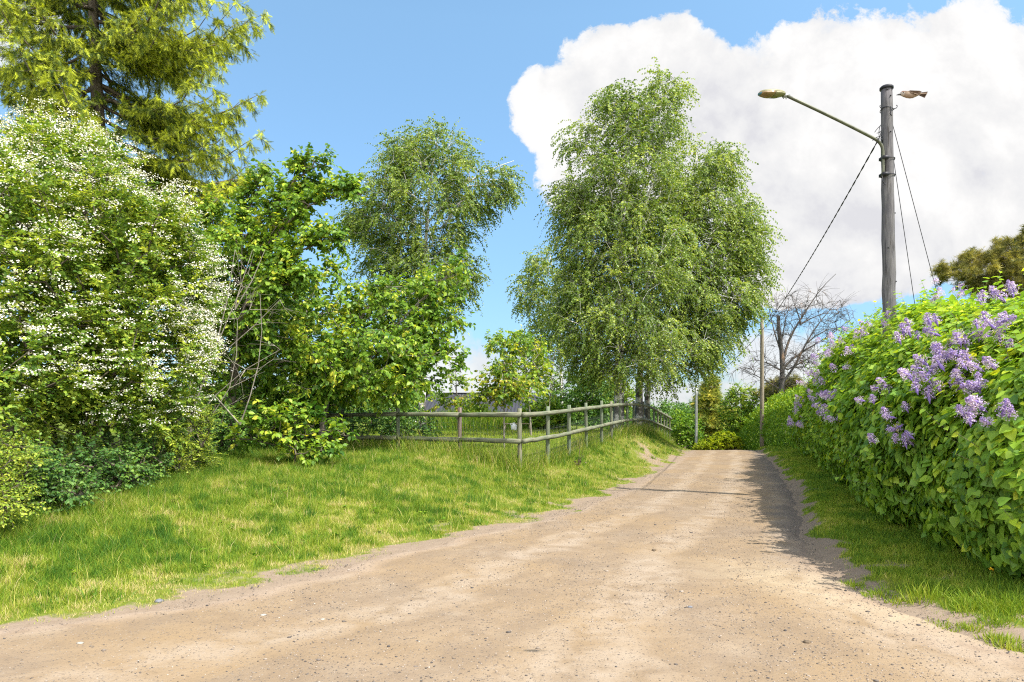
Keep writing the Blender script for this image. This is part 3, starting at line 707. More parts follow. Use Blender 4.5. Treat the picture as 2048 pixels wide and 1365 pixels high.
def tree(name, label, cat, limbs, att, leafmat, bark, seed, group=None, base=None, k=6, tl=.5, spread=.9, droop=.1, ns=3, m=8, leaf=OVATE, ls=.08,
         side=.7, down=.4, upn=.6, tint=(.5, .2), rtip=.006, wood_k=5, tw=.0025, tipup=0., wig=.12, arch=.10, leafname='crown', young=0., jit=0., pathw=.25, clump=.16):
    rng = np.random.default_rng(seed)
    if base is None: base = np.array(limbs[0][0][0])
    t = thing(name, base, label, cat, group)
    p0, p1, r0, r1, tp, td = grow(limbs, att, rng, rtip=rtip, wig=wig, arch=arch, pathw=pathw)
    mb = MB(); mb.frusta(p0, p1, r0, r1, wood_k)
    T = twigs(tp, td, k, tl, spread, droop, ns, rng, tipup, jit)
    if tw > 0:
        V, q = twig_mesh(T, tw); mb.add(V, [q])
    mb.build('trunk', bark, t, base, smooth=True)
    pos, tan, sd, ti = along(T, m, rng)
    n = len(pos)
    perp = unit(np.cross(tan, np.array([0, 0, 1.]) + rng.normal(0, .25, (n, 3))))
    yd = unit(tan * (1 - side * .5) + perp * (sd * side)[:, None] + np.array([0, 0, -down]) + rng.normal(0, .25, (n, 3)))
    nr = np.array([0, 0, upn]) + rng.normal(0, .5, (n, 3)) + np.array([.12, -.1, 0])
    sz = ls * rng.uniform(.65, 1.2, n)
    cl = rng.normal(0, clump, len(tp)); tv = tint[0] + rng.normal(0, tint[1] + .06, n) + np.repeat(cl, k)[ti]
    if young: tv = tv + young * (rng.random(len(T)) < .22)[ti]
    V, G, ix = scatter(leaf, pos, yd, nr, sz)
    o = obj(leafname, V, G, leafmat, t, base, np.clip(tv, 0, 1)[ix])
    return t, tp, td, T

def limb(*p): return np.array(p)
def gp(px, Y, dz=-.08):
    X = (px - 1024) / F * Y; return np.array([X, Y, H1(X, Y) + dz])

# hawthorn in white blossom
def hawthorn():
    rng = np.random.default_rng(101)
    b = gp(150, 10.4)
    E = [(120, 470, 210, 200, 10.6, 1.9), (40, 560, 200, 260, 9.6, 1.8), (250, 560, 140, 190, 10.6, 1.6), (300, 690, 105, 190, 11.0, 1.5), (170, 690, 190, 190, 10.0, 1.7),
         (30, 780, 140, 160, 8.8, 1.2), (290, 480, 100, 110, 11.4, 1.2), (-190, 620, 240, 330, 9.6, 2.0), (230, 830, 130, 90, 10.4, 1.2), (110, 330, 110, 90, 11.2, 1.2), (350, 600, 55, 150, 11.2, .9)]
    att = ell_points(E, 1150, rng, .30)
    att = att[att[:, 2] > 1.15]
    limbs = [(limb(b, b + [.1, .1, .9], b + [.0, .3, 2.2], b + [-.1, .4, 3.8], b + [-.2, .6, 5.0]), .13, .02)]
    for px, Y, ex, ey, eY in ((90, 10.0, 20, 480, 9.6), (200, 10.6, 270, 560, 10.8), (240, 10.8, 330, 640, 11.2), (60, 9.6, -140, 560, 9.4), (180, 10.2, 140, 600, 9.7), (120, 10.2, 60, 700, 9.0)):
        s = gp(px, Y); e = P(ex, ey, eY); mid = (s + e) / 2 + [0, 0, .5]
        limbs.append((limb(s, s + [0, 0, .5], mid, e), .075, .015))
    t, tp, td, T = tree('hawthorn_tree', 'big spreading hawthorn covered in white blossom at the left of the grass verge', 'tree', limbs, att, M['haw'], M['bark'], 11, base=b,
         k=9, tl=.38, spread=1.1, droop=.04, ns=2, m=15, leaf=OVATE, ls=.062, side=.8, down=.1, upn=.9, tint=(.46, .18), rtip=.005, tw=.002, young=.25)
    # blossom: flat-topped clusters riding on the outer twigs
    ends = T[:, -1]
    rr = np.min([np.linalg.norm((ends - P(e[0], e[1], e[4])) / np.array([e[2] / F * e[4], e[5], e[3] / F * e[4]]), axis=1) for e in E], axis=0)
    pr = sstep(.72, .98, rr) * sstep(1.1, 2.4, ends[:, 2]) * (.18 + .82 * sstep(.42, .56, fbm(ends[:, 0] * 3.4 + ends[:, 1] * 2, ends[:, 2] * 4.2, 77, 3))) * (.45 + .55 * sstep(.38, .55, fbm(ends[:, 0] * .9 + ends[:, 1], ends[:, 2] * 1.1, 79)))
    k = rng.random(len(ends)) < pr * 3.2; ce = ends[k] + unit(ends[k] - P(130, 640, 10.4)) * .05
    nf = 18; n = len(ce) * nf
    o2 = rng.normal(0, 1, (n, 3)) * np.array([.055, .055, .016]); pos = np.repeat(ce, nf, 0) + o2 + [0, 0, .03]
    V, G, ix = scatter(FLOWER, pos, rdir(n, rng), np.array([.15, -.35, 1]) + rng.normal(0, .35, (n, 3)), .025 * rng.uniform(.75, 1.2, n))
    obj('blossom', V, G, M['blossom'], t, b, rng.random(n)[ix])
hawthorn()

# spruce
def spruce():
    rng = np.random.default_rng(202); b = gp(196, 18); Hh = 18.5
    t = thing('spruce_tree', b, 'tall spruce with yellow green new shoots rising behind the blossoming hawthorn', 'tree')
    mb = MB(); hz = np.linspace(0, Hh, 24); lean = .15 * np.sin(hz * .35)
    mb.tube(np.c_[b[0] + lean, np.full(24, b[1]), b[2] + hz], np.interp(hz, [0, 6, Hh], [.26, .2, .02]), 9)
    S0 = []; S1 = []; SR0 = []; SR1 = []; pos = []; yd = []; nr = []; tv = []; sz = []
    z = 3.0; i = 0; forced = [(8.5, .1, 4.0), (8.1, -.25, 3.6), (11.1, .05, 4.3), (10.6, -.35, 4.0), (7.7, .35, 3.3), (12.4, -.1, 3.8), (9.7, .45, 3.6), (11.6, .5, 3.9)]
    while z < Hh - .2 or forced:
        L = np.interp(z, [3, 6, 8, 11.5, 14, Hh], [2.2, 3.5, 4.0, 4.2, 3.1, .3]) * rng.uniform(.62, 1.08)
        az = i * 2.399 + rng.normal(0, .3); i += 1; z += rng.uniform(.06, .19)
        zk = z
        if i > 8 and forced: z, az, L = forced.pop()
        dh = np.array([math.cos(az), math.sin(az), 0]); n = max(4, int(L / .28))
        s = np.linspace(0, 1, n + 1); rise = np.interp(z, [3, 10, Hh], [-.35, .02, .7])
        bl = b + np.array([lean[min(23, int(z / Hh * 23))], 0, z]) + dh * (s * L)[:, None] + np.c_[s * 0, s * 0, rise * L * s * .8 - .20 * L * np.sin(s * 2.6) + .16 * L * s ** 3]
        bl[1:] += rng.normal(0, .035, (n, 3))
        S0.append(bl[:-1]); S1.append(bl[1:]); rr = np.linspace(.035 + .006 * L, .006, n + 1); SR0.append(rr[:-1]); SR1.append(rr[1:])
        sidev = np.array([-dh[1], dh[0], 0])
        for j in range(1, n + 1):
            f = s[j]
            if f < .22 and rng.random() < .7: continue
            for sgn in (-1, 1):
                ll = (.25 + .75 * (1 - f) * .95) * min(1.25, .38 * L) * rng.uniform(.6, 1.1)
                d = unit(sidev * sgn + dh * .75 + np.array([0, 0, rng.normal(-.08, .15)]))
                nn = max(2, int(ll / .13)); q = np.arange(1, nn + 1) / nn
                pts = bl[j] + d * (q * ll)[:, None] + np.c_[q * 0, q * 0, -.22 * ll * q ** 2]
                S0.append(bl[j:j + 1]); S1.append(pts[-1:]); SR0.append(np.array([.008])); SR1.append(np.array([.003]))
                for pp, qq in zip(pts, q):
                    # hanging branchlets
                    nb = 9
                    hl = rng.uniform(.10, .38) * (1.1 - .4 * f)
                    for h_ in range(nb):
                        dd = unit(d * .5 + rng.normal(0, .45, 3) + np.array([0, 0, -.75 if h_ else .15]))
                        ns_ = max(1, int(hl / .09)) if h_ else 1
                        for u_ in range(ns_):
                            pos.append(pp + rng.normal(0, .03, 3) + dd * (.08 * u_)); yd.append(dd + rng.normal(0, .2, 3)); nr.append(np.array([0, 0, 1.]) + rng.normal(0, .5, 3))
                            new = (u_ == ns_ - 1)
                            tv.append(rng.normal(.80 if h_ == 0 else (.72 if new else .38), .14) - .14 * (1 - f)); sz.append(rng.uniform(.13, .20))
        z = zk
    mb.frusta(np.concatenate(S0), np.concatenate(S1), np.concatenate(SR0), np.concatenate(SR1), 4)
    mb.build('trunk', M['bark'], t, b, smooth=True)
    pos = np.array(pos); V, G, ix = scatter(SPRIG, pos, np.array(yd), np.array(nr), np.array(sz))
    obj('crown', V, G, M['spruce'], t, b, np.clip(tv, 0, 1)[ix])
spruce()

def pl(Y, *pp):
    return np.array([P(x, y, Y) for x, y in pp])
def around(polys, n, r0, r1, rng):
    """points in a tube round a set of polylines; radius tapers from r0 to r1"""
    out = []
    for pts in polys:
        pts = np.asarray(pts); L = np.r_[0, np.cumsum(np.linalg.norm(np.diff(pts, axis=0), axis=1))]
        s = rng.random(n) ** .8; c = np.stack([np.interp(s * L[-1], L, pts[:, i]) for i in range(3)], 1)
        out.append(c + rdir(n, rng) * (rng.random(n) ** .5 * (r0 + (r1 - r0) * s))[:, None])
    return np.concatenate(out)

def elms():
    # tall one with long arching limbs
    Y = 15.0; rng = np.random.default_rng(303); b = gp(455, Y)
    t0 = np.vstack([b, pl(Y, (462, 780), (480, 640), (505, 520), (545, 415), (590, 345), (625, 322), (660, 328))])
    la = [pl(Y - .3, (500, 540), (560, 450), (620, 398), (672, 378), (724, 390)), pl(Y - .6, (490, 610), (550, 535), (610, 485), (650, 470), (692, 483)),
          pl(Y + .4, (480, 640), (470, 520), (490, 420), (520, 355), (548, 345)), pl(Y + .6, (470, 700), (430, 560), (418, 450), (430, 395)),
          pl(Y - .8, (475, 680), (530, 600), (575, 560), (615, 545)), pl(Y + .2, (505, 520), (570, 420), (610, 372), (650, 362))]
    limbs = [(t0, .12, .012)] + [(l, .04, .008) for l in la]
    att = np.vstack([around([t0[2:]] + la, 62, .27, .06, rng), ell_points([(460, 590, 62, 120, Y, 1.0), (450, 700, 70, 130, Y, 1.1), (530, 660, 70, 80, Y, 1.0), (485, 490, 30, 45, Y, .7)], 220, rng)])
    tree('elm_tree', 'tall broadleaf tree with long arching leafy limbs reaching right into the blue sky', 'tree', limbs, att, M['elm'], M['bark'], 31,
         k=5, tl=.42, spread=.75, droop=.10, ns=3, m=10, ls=.104, side=.75, down=.55, upn=.7, tint=(.48, .15), tw=.0028, young=.05)
    # broad one hanging over the fence
    Y = 17.2; b = gp(640, Y); rng = np.random.default_rng(304)
    E = [(640, 640, 130, 95, Y, 1.4), (800, 650, 95, 90, Y + .5, 1.3), (560, 600, 85, 70, Y - .2, 1.2), (838, 705, 60, 75, Y, 1.0), (720, 720, 130, 70, Y - 1.0, 1.1), (620, 730, 110, 75, Y - 1.2, 1.0),
         (860, 600, 55, 50, Y + .4, .9), (760, 770, 95, 35, Y - .8, .8)]
    la = [pl(Y, (700, 760), (800, 640), (870, 570), (928, 522)), pl(Y, (720, 740), (840, 640), (900, 640), (930, 655)), pl(Y, (740, 760), (850, 690), (905, 700), (922, 745)),
          pl(Y, (640, 780), (600, 640), (610, 560), (650, 535), (680, 548)), pl(Y, (660, 780), (720, 640), (740, 590), (775, 575))]
    limbs = [(np.vstack([b, pl(Y, (640, 860), (650, 780), (690, 700), (730, 620))]), .10, .02)] + [(l, .04, .008) for l in la]
    att = np.vstack([ell_points(E, 620, rng, .3), around(la, 28, .4, .12, rng)]); att = att[att[:, 2] > 1.75]
    tree('elm_tree', 'broad leafy tree with drooping yellowish leaves hanging over the left end of the fence', 'tree', limbs, att, M['elm'], M['pale_twig'], 32,
         k=4, tl=.45, spread=.9, droop=.12, ns=3, m=8, ls=.125, side=.75, down=.6, upn=.7, tint=(.50, .16), tw=.0028, young=.10)
    # dense dark one behind the pale twigs
    Y = 17.5; b = gp(500, Y); rng = np.random.default_rng(305)
    E = [(470, 700, 90, 140, Y, 1.2), (560, 740, 100, 110, Y + .6, 1.2), (430, 780, 60, 90, Y, 1.0), (520, 820, 110, 70, Y - .6, 1.0), (640, 800, 80, 50, Y + 1.2, .8)]
    att = ell_points(E, 420, rng, .3); att = att[att[:, 2] > .75]
    tree('elm_tree', 'dense dark green broadleaf bush behind the bare pale twigs', 'tree', [(np.vstack([b, pl(Y, (500, 800), (500, 680))]), .09, .02)], att, M['elm'], M['bark'], 33,
         k=4, tl=.42, spread=1., droop=.12, ns=3, m=8, ls=.12, side=.75, down=.6, upn=.7, tint=(.36, .15), tw=.0028)
    # low sapling in front of the fence end
    Y = 13.6; b = gp(588, Y, -.03); rng = np.random.default_rng(306)
    la = [pl(Y, (590, 910), (600, 850), (640, 842), (690, 872)), pl(Y - .3, (590, 900), (540, 830), (480, 850)), pl(Y + .2, (592, 890), (600, 830), (585, 805)),
          pl(Y - .4, (592, 910), (650, 890), (672, 905)), pl(Y, (588, 910), (555, 880), (500, 872), (455, 880))]
    att = around(la, 17, .22, .08, rng)
    tree('sapling', 'low sapling with large yellowing leaves spreading before the left end of the fence', 'sapling', [(np.vstack([b, pl(Y, (590, 910), (592, 885))]), .03, .015)] + [(l, .014, .005) for l in la],
         att, M['elm'], M['bark'], 34, k=3, tl=.34, spread=.8, droop=.10, ns=3, m=7, ls=.125, side=.75, down=.5, upn=.8, tint=(.50, .16), tw=.003, young=.10)
elms()

def pale_shrub():
    rng = np.random.default_rng(311); Y = 12.6; b = gp(372, Y)
    t = thing('bare_shrub', b, 'bare pale leafless branches between the hawthorn and the green trees', 'shrub')
    la = [pl(Y, (400, 750), (440, 690), (480, 600), (505, 500)), pl(Y, (430, 700), (470, 590), (470, 500)), pl(Y, (385, 760), (450, 690), (520, 660), (560, 600)),
          pl(Y, (375, 860), (380, 740), (395, 640), (385, 540)), pl(Y, (470, 620), (520, 560), (530, 500)), pl(Y, (375, 860), (430, 780), (480, 730), (560, 700)),
          pl(Y + .3, (480, 850), (520, 740), (535, 660), (520, 590)), pl(Y + .2, (375, 870), (440, 830), (470, 800), (478, 700), (475, 640))]
    att = around(la, 5, .35, .25, rng)
    lim = [(np.vstack([b, pl(Y, (374, 860), (385, 790), (420, 730))]), .028, .016)] + [(l, .015, .005) for l in la]
    p0, p1, r0, r1, tp, td = grow(lim, att, rng, rtip=.0035, wig=.15, arch=.1)
    mb = MB(); mb.frusta(p0, p1, r0, r1, 5)
    T = twigs(tp, td, 3, .45, .7, -.02, 3, rng); V, q = twig_mesh(T, .0028); mb.add(V, [q])
    mb.build('branches', M['pale_twig'], t, b, smooth=True)
pale_shrub()

def shrub(name, label, E, Yb, pxb, mat, seed, n=200, ls=.04, k=6, m=10, tl=.3, tint=(.5, .2), group=None, cat='shrub', leaf=OVATE, bark=None, zmin=None, **kw):
    rng = np.random.default_rng(seed); b = gp(pxb, Yb); att = ell_points(E, n, rng, .3)
    att = att[att[:, 2] > hgt(att[:, 0], att[:, 1]) + (.08 if zmin is None else zmin)]
    c = att.mean(0); c2 = b * .4 + c * .6
    return tree(name, label, cat, [(limb(b, b + [0, 0, .15], c2), .03, .012)], att, mat, bark or M['bark'], seed + 1, group=group, base=b, k=k, tl=tl, m=m, ls=ls, tint=tint, leaf=leaf, pathw=.05, **kw)
shrub('shrub', 'small leaved yellow green shrub at the right foot of the hawthorn', [(345, 870, 80, 95, 11.6, .8), (300, 930, 60, 50, 11.0, .6), (390, 930, 35, 45, 12.0, .5)], 11.6, 345, M['haw'], 401, 260, .036, 7, 11, .26, (.66, .17), droop=.0, side=.8, down=.0, upn=.9)
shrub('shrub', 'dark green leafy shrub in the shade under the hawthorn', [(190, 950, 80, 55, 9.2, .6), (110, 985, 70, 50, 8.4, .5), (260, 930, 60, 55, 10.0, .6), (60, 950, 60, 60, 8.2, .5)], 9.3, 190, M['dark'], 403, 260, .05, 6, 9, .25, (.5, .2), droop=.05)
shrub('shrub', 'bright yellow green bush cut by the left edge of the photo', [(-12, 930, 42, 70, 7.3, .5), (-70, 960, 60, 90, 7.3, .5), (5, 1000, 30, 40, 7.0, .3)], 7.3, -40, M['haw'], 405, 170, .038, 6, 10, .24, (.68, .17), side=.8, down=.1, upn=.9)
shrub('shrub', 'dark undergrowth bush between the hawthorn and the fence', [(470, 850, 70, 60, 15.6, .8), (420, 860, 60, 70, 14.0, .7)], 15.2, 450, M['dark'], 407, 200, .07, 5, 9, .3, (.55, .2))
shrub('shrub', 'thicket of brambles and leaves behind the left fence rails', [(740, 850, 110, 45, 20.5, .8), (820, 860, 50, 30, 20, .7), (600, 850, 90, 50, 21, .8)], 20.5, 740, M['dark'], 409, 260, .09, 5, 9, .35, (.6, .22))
shrub('shrub', 'leafy green bush behind the trees left of the birch', [(760, 780, 110, 70, 25, 1.2), (640, 790, 120, 80, 24, 1.2)], 25, 740, M['elm'], 411, 300, .11, 5, 9, .45, (.45, .2))

# birches
def birch(label, pxb, Y, E, trunkpx, seed, n, k=6, tl=1.0, m=16, ls=.062, extra=(), r0=.2, tint=(.48, .19), shell=.34, group='birches', bias=0):
    rng = np.random.default_rng(seed); b = gp(pxb, Y)
    att = ell_points(E, n, rng, shell); att = att[att[:, 2] > b[2] + 2.1]
    trunk = np.vstack([b, np.array([P(x, y, Y) for x, y in trunkpx])])
    limbs = [(trunk, r0, .02)] + [(l, r_, .012) for l, r_ in extra]
    return tree('birch_tree', label, 'tree', limbs, att, M['birch'], M['birch_bark'], seed + 1, group=group, base=b, k=k, tl=tl, spread=.80, droop=.52, ns=4, m=m, leaf=RHOMB, ls=ls * 1.45,
                side=.9, down=.40, upn=.4, tint=tint, rtip=.008, tw=.0022, arch=.22, wig=.10, pathw=.35, wood_k=6, clump=.12)
Y = 30
birch('separate rounded birch in the middle distance standing above the leafy trees', 845, Y,
      [(850, 400, 115, 125, Y, 2.2), (775, 450, 75, 115, Y, 1.8), (940, 380, 60, 60, Y, 1.3), (865, 540, 90, 75, Y, 1.8), (730, 440, 42, 60, Y, 1.1), (905, 560, 45, 60, Y, 1.2), (870, 300, 60, 45, Y, 1.2),
       (805, 320, 50, 40, Y, 1.1), (1000, 370, 32, 35, Y, .8), (800, 560, 70, 70, Y, 1.5)], [(846, 700), (848, 520), (858, 400), (868, 300), (880, 255)], 501, 780, k=6, tl=1.0, m=16, ls=.070,
      extra=[(pl(Y, (852, 450), (910, 380), (970, 340), (1028, 322)), .05), (pl(Y, (848, 520), (790, 440), (750, 380), (725, 360)), .05), (pl(Y, (862, 370), (900, 300), (905, 262)), .04)], r0=.20, tint=(.42, .17))
Y = 25.5
birch('tall white trunked birch behind the rising fence, its crown reaching highest', 1236, Y,
      [(1336, 190, 28, 50, Y, .7), (1238, 212, 40, 36, Y, .8), (1285, 265, 75, 55, Y, 1.2), (1160, 280, 26, 24, Y, .6), (1250, 370, 115, 95, Y, 1.8), (1205, 480, 85, 105, Y, 1.9), (1150, 420, 40, 60, Y, 1.0),
       (1280, 520, 110, 110, Y - .5, 1.8), (1195, 640, 85, 90, Y - .4, 1.7), (1270, 680, 100, 80, Y - 1.0, 1.5), (1160, 620, 40, 100, Y, 1.1), (1190, 720, 46, 40, Y, 1.0), (1240, 770, 70, 35, Y - .6, 1.0)], [(1238, 700), (1240, 560), (1246, 420), (1256, 320), (1262, 230), (1252, 190)], 511, 960, ls=.062, k=8,
      extra=[(pl(Y, (1242, 520), (1290, 420), (1325, 300), (1335, 200), (1340, 150)), .06), (pl(Y - .2, (1238, 720), (1262, 660), (1300, 640), (1330, 650)), .06), (pl(Y, (1248, 420), (1200, 350), (1160, 285)), .04)], r0=.24, tint=(.47, .17))
Y = 27.5
birch('double trunked birch at the fence whose drooping crown leans right over the road', 1276, Y,
      [(1390, 360, 75, 70, Y, 1.5), (1400, 470, 100, 100, Y, 1.9), (1475, 480, 45, 75, Y, 1.2), (1440, 345, 36, 36, Y, .8), (1500, 520, 34, 70, Y - .3, .9), (1330, 590, 120, 90, Y, 1.8), (1420, 610, 80, 90, Y - .5, 1.6),
       (1350, 690, 100, 60, Y - .7, 1.5), (1478, 600, 30, 40, Y - .5, .7), (1310, 450, 80, 90, Y, 1.6), (1400, 705, 40, 40, Y - .4, .8), (1310, 765, 60, 26, Y - .4, .8)], [(1280, 720), (1300, 600), (1330, 480), (1365, 390), (1395, 320)], 521, 880, ls=.064, k=8,
      extra=[(np.vstack([gp(1294, 30.2), pl(29, (1296, 740), (1320, 640), (1380, 540), (1440, 470), (1490, 440))]), .17), (pl(Y, (1330, 480), (1400, 420), (1450, 350), (1462, 325)), .05),
             (pl(Y - .3, (1380, 540), (1450, 500), (1520, 490)), .04)], r0=.19, tint=(.5, .18))
Y = 38
birch('smaller thin birch seen behind the left side of the tall birch', 1124, Y,
      [(1085, 535, 32, 32, Y, 1.0), (1062, 600, 32, 24, Y, 1.0), (1115, 620, 45, 90, Y, 1.4), (1090, 690, 40, 50, Y, 1.2), (1050, 570, 24, 16, Y, .7)], [(1122, 760), (1120, 650), (1108, 560), (1100, 510)], 531, 230, k=5, tl=1.1, m=13, ls=.085,
      extra=[(pl(Y, (1120, 650), (1080, 590), (1045, 575)), .03)], r0=.14, tint=(.50, .17))

# young trees inside the garden
def ytree(label, pxb, Y, E, trunkpx, mat, seed, n, ls, tint, bark, k=4, m=7, tl=.4, r0=.04, extra=(), young=.2, name='young_tree'):
    rng = np.random.default_rng(seed); b = gp(pxb, Y); att = ell_points(E, n, rng, .35)
    return tree(name, label, 'tree', [(np.vstack([b, np.array([P(x, y, Y) for x, y in trunkpx])]), r0, .008)] + [(l, .015, .006) for l in extra], att, mat, bark, seed + 1, base=b,
         k=k, tl=tl, spread=.9, droop=.12, ns=3, m=m, ls=ls, side=.75, down=.6, upn=.7, tint=tint, tw=.003, young=young)
ytree('fresh green young tree with rounded crown left of the birches', 1062, 23, [(1045, 712, 48, 36, 23, .9), (1000, 692, 34, 16, 23, .6), (1070, 750, 30, 40, 23, .7), (1030, 680, 35, 16, 23, .6)], [(1060, 800), (1052, 740), (1040, 690)], M['elm'], 601, 120, .115, (.58, .15), M['pale_twig'], extra=[pl(23, (1050, 730), (1010, 690), (970, 695))])
ytree('slender young tree with yellow orange tinged leaves and whitish stem just inside the corner post', 1008, 18.2, [(1005, 770, 42, 38, 18.2, .7), (1040, 775, 30, 28, 18.2, .5), (975, 790, 24, 24, 18.2, .5), (1010, 735, 24, 22, 18.2, .4)], [(1008, 850), (1009, 780), (1008, 725)], M['young'], 603, 90, .11, (.40, .17), M['pale_twig'], r0=.035, extra=[pl(18.2, (1008, 835), (1026, 800), (1042, 765)), pl(18.2, (1008, 820), (985, 795), (970, 785))], young=.2)
ytree('small sapling with a bare stem topped by a narrow green tuft before the dark house', 917, 20, [(912, 765, 15, 24, 20, .3), (895, 803, 34, 16, 20, .4), (930, 805, 26, 14, 20, .4)], [(916, 840), (915, 790), (911, 742)], M['young'], 605, 30, .10, (.40, .17), M['pale_twig'], r0=.025, young=.1)
ytree('thin bare stemmed young tree beside the fence left of the birch trunk', 1098, 24, [(1095, 770, 24, 40, 24, .5), (1108, 720, 16, 30, 24, .4)], [(1098, 790), (1104, 740), (1110, 700)], M['birch'], 607, 30, .075, (.5, .15), M['pale_twig'], r0=.03)

# background shrubs between the trunks
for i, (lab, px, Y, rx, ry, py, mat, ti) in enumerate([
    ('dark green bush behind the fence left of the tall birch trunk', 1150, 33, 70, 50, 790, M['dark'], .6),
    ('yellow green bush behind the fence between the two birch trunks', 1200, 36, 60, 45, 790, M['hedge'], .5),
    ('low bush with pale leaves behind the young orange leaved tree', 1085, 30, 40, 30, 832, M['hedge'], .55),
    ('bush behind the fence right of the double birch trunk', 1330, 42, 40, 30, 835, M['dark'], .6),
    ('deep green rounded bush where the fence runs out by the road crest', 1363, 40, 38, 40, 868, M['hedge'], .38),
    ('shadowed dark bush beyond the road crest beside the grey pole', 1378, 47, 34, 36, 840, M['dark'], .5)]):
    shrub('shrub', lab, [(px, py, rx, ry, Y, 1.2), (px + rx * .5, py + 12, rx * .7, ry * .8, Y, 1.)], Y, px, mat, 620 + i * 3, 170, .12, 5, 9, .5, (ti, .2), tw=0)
# distant wood
def far_wood():
    rng = np.random.default_rng(640); n = 26000
    x = rng.uniform(-70, 60, n); y = rng.uniform(80, 100, n)
    H = 1.2 + 4.2 * fbm(x * .13, x * 0 + 2, 121) * np.interp(x, [-70, -10, 5, 12, 30, 60], [1.6, 1.2, .75, .42, .45, .9])
    z = hgt(x, y, False) + H * rng.random(n) ** .6
    V, G, ix = scatter(OVATE, np.c_[x, y, z], rdir(n, rng) + [0, 0, -.3], rdir(n, rng) + [0, -.3, .6], rng.uniform(.5, 1.0, n))
    tag(obj('distant_wood', V, G, M['dark'], tint=np.clip(rng.normal(.55, .2, n), 0, 1)[ix]), 'low far off wood along the horizon', 'wood', kind='stuff')
far_wood()

# conifer, golden hedge, apple tree beyond the crest
Y = 43
rng_ = np.random.default_rng(701)
shrub('conifer_tree', 'conical golden brown conifer beyond the road crest beside the grey pole', [(1420, 850, 34, 35, Y, 1.1), (1418, 815, 28, 32, Y, .9), (1420, 785, 17, 24, Y, .6), (1424, 765, 8, 14, Y, .3), (1452, 845, 20, 30, Y, .7)], Y, 1420, M['thuja'], 701, 330, .30, 6, 4, .35, (.5, .22), leaf=SPRIG, cat='tree', tw=0, down=.2)
Y = 34.5
shrub('golden_bush', 'rounded bright yellow green clipped bush at the end of the road', [(1450, 884, 27, 19, Y, .8), (1412, 896, 24, 14, Y, .7), (1470, 892, 12, 18, Y, .6), (1435, 890, 24, 17, Y, .7)], Y, 1448, M['gold'], 711, 560, .06, 7, 10, .13, (.45, .2), tw=0, cat='bush', zmin=-.4, down=.1, upn=.9)
Y = 37
ytree('small fruit tree with pale blossom and bent trunk beyond the road crest', 1486, Y, [(1470, 812, 30, 28, Y, 1.0), (1498, 800, 34, 26, Y, 1.0), (1470, 845, 30, 24, Y, .9), (1505, 830, 24, 24, Y, .9), (1480, 785, 20, 14, Y, .6)], [(1486, 868), (1478, 850), (1480, 815), (1488, 790)], M['hedge'], 721, 190, .10, (.52, .2), M['bark'], r0=.10, k=5, m=8, name='fruit_tree', young=.3)
shrub('shrub', 'olive conifer bush peeping over the green hedge at the foot of the dead tree', [(1580, 768, 22, 20, 36, .8), (1560, 775, 26, 16, 36, .8), (1540, 790, 26, 12, 36, .7)], 36, 1570, M['pine'], 731, 120, .25, 6, 4, .3, (.5, .2), leaf=SPRIG, tw=0)

# dead tree
def dead_tree():
    rng = np.random.default_rng(741); Y = 34; b = gp(1556, Y)
    t = thing('dead_tree', b, 'dead leafless tree with broken trunk and orange brown bark above the green hedge', 'tree')
    t0 = np.vstack([b, pl(Y, (1562, 775), (1570, 735), (1563, 700), (1559, 665), (1553, 648), (1557, 632))])
    la = [pl(Y, (1562, 770), (1590, 735), (1610, 690), (1640, 640), (1680, 600)), pl(Y, (1566, 725), (1575, 680), (1600, 640), (1630, 590), (1655, 560), (1672, 548)),
          pl(Y, (1568, 735), (1600, 700), (1640, 690), (1670, 665), (1700, 640)), pl(Y, (1600, 640), (1590, 610), (1582, 590)), pl(Y, (1562, 690), (1570, 640), (1578, 615)),
          pl(Y, (1610, 690), (1650, 655), (1690, 650), (1702, 655)), pl(Y, (1590, 735), (1620, 725), (1625, 740)), pl(Y, (1575, 740), (1610, 715), (1640, 712), (1660, 700)),
          pl(Y, (1562, 780), (1540, 770), (1510, 745), (1480, 735)), pl(Y, (1600, 650), (1640, 625), (1665, 620), (1690, 630)), pl(Y, (1560, 700), (1545, 660), (1535, 600)),
          pl(Y, (1560, 740), (1530, 720), (1510, 715), (1498, 722))]
    lim = [(t0, .19, .08)] + [(l, .075 if i < 3 else .04, .012) for i, l in enumerate(la)]
    att = around(la, 20, .25, .75, rng)
    p0, p1, r0, r1, tp, td = grow(lim, att, rng, rtip=.008, wig=.2, arch=.12)
    mb = MB(); mb.frusta(p0, p1, r0, r1, 6)
    T = twigs(tp, td, 6, .80, .9, .18, 4, rng); V, q = twig_mesh(T, .009); mb.add(V, [q])
    mb.build('trunk', M['dead_wood'], t, b, smooth=True)
dead_tree()

# pine at the right
Y = 24
shrub('pine_tree', 'orange brown tinged pine crown rising behind the lilac hedge at the right edge', [(2000, 545, 75, 45, Y, 1.4), (1925, 548, 40, 14, Y, .8), (1960, 522, 45, 16, Y, .8), (2060, 520, 70, 55, Y, 1.5), (2040, 580, 100, 40, Y, 1.2), (2130, 540, 90, 80, Y, 1.5), (1890, 542, 14, 6, Y, .3), (2030, 492, 30, 16, Y, .6)], Y, 2040, M['pine'], 751, 420, .17, 8, 5, .32, (.58, .22), leaf=FAN, cat='tree', tw=.004, side=.3, down=-.4, droop=-.1)

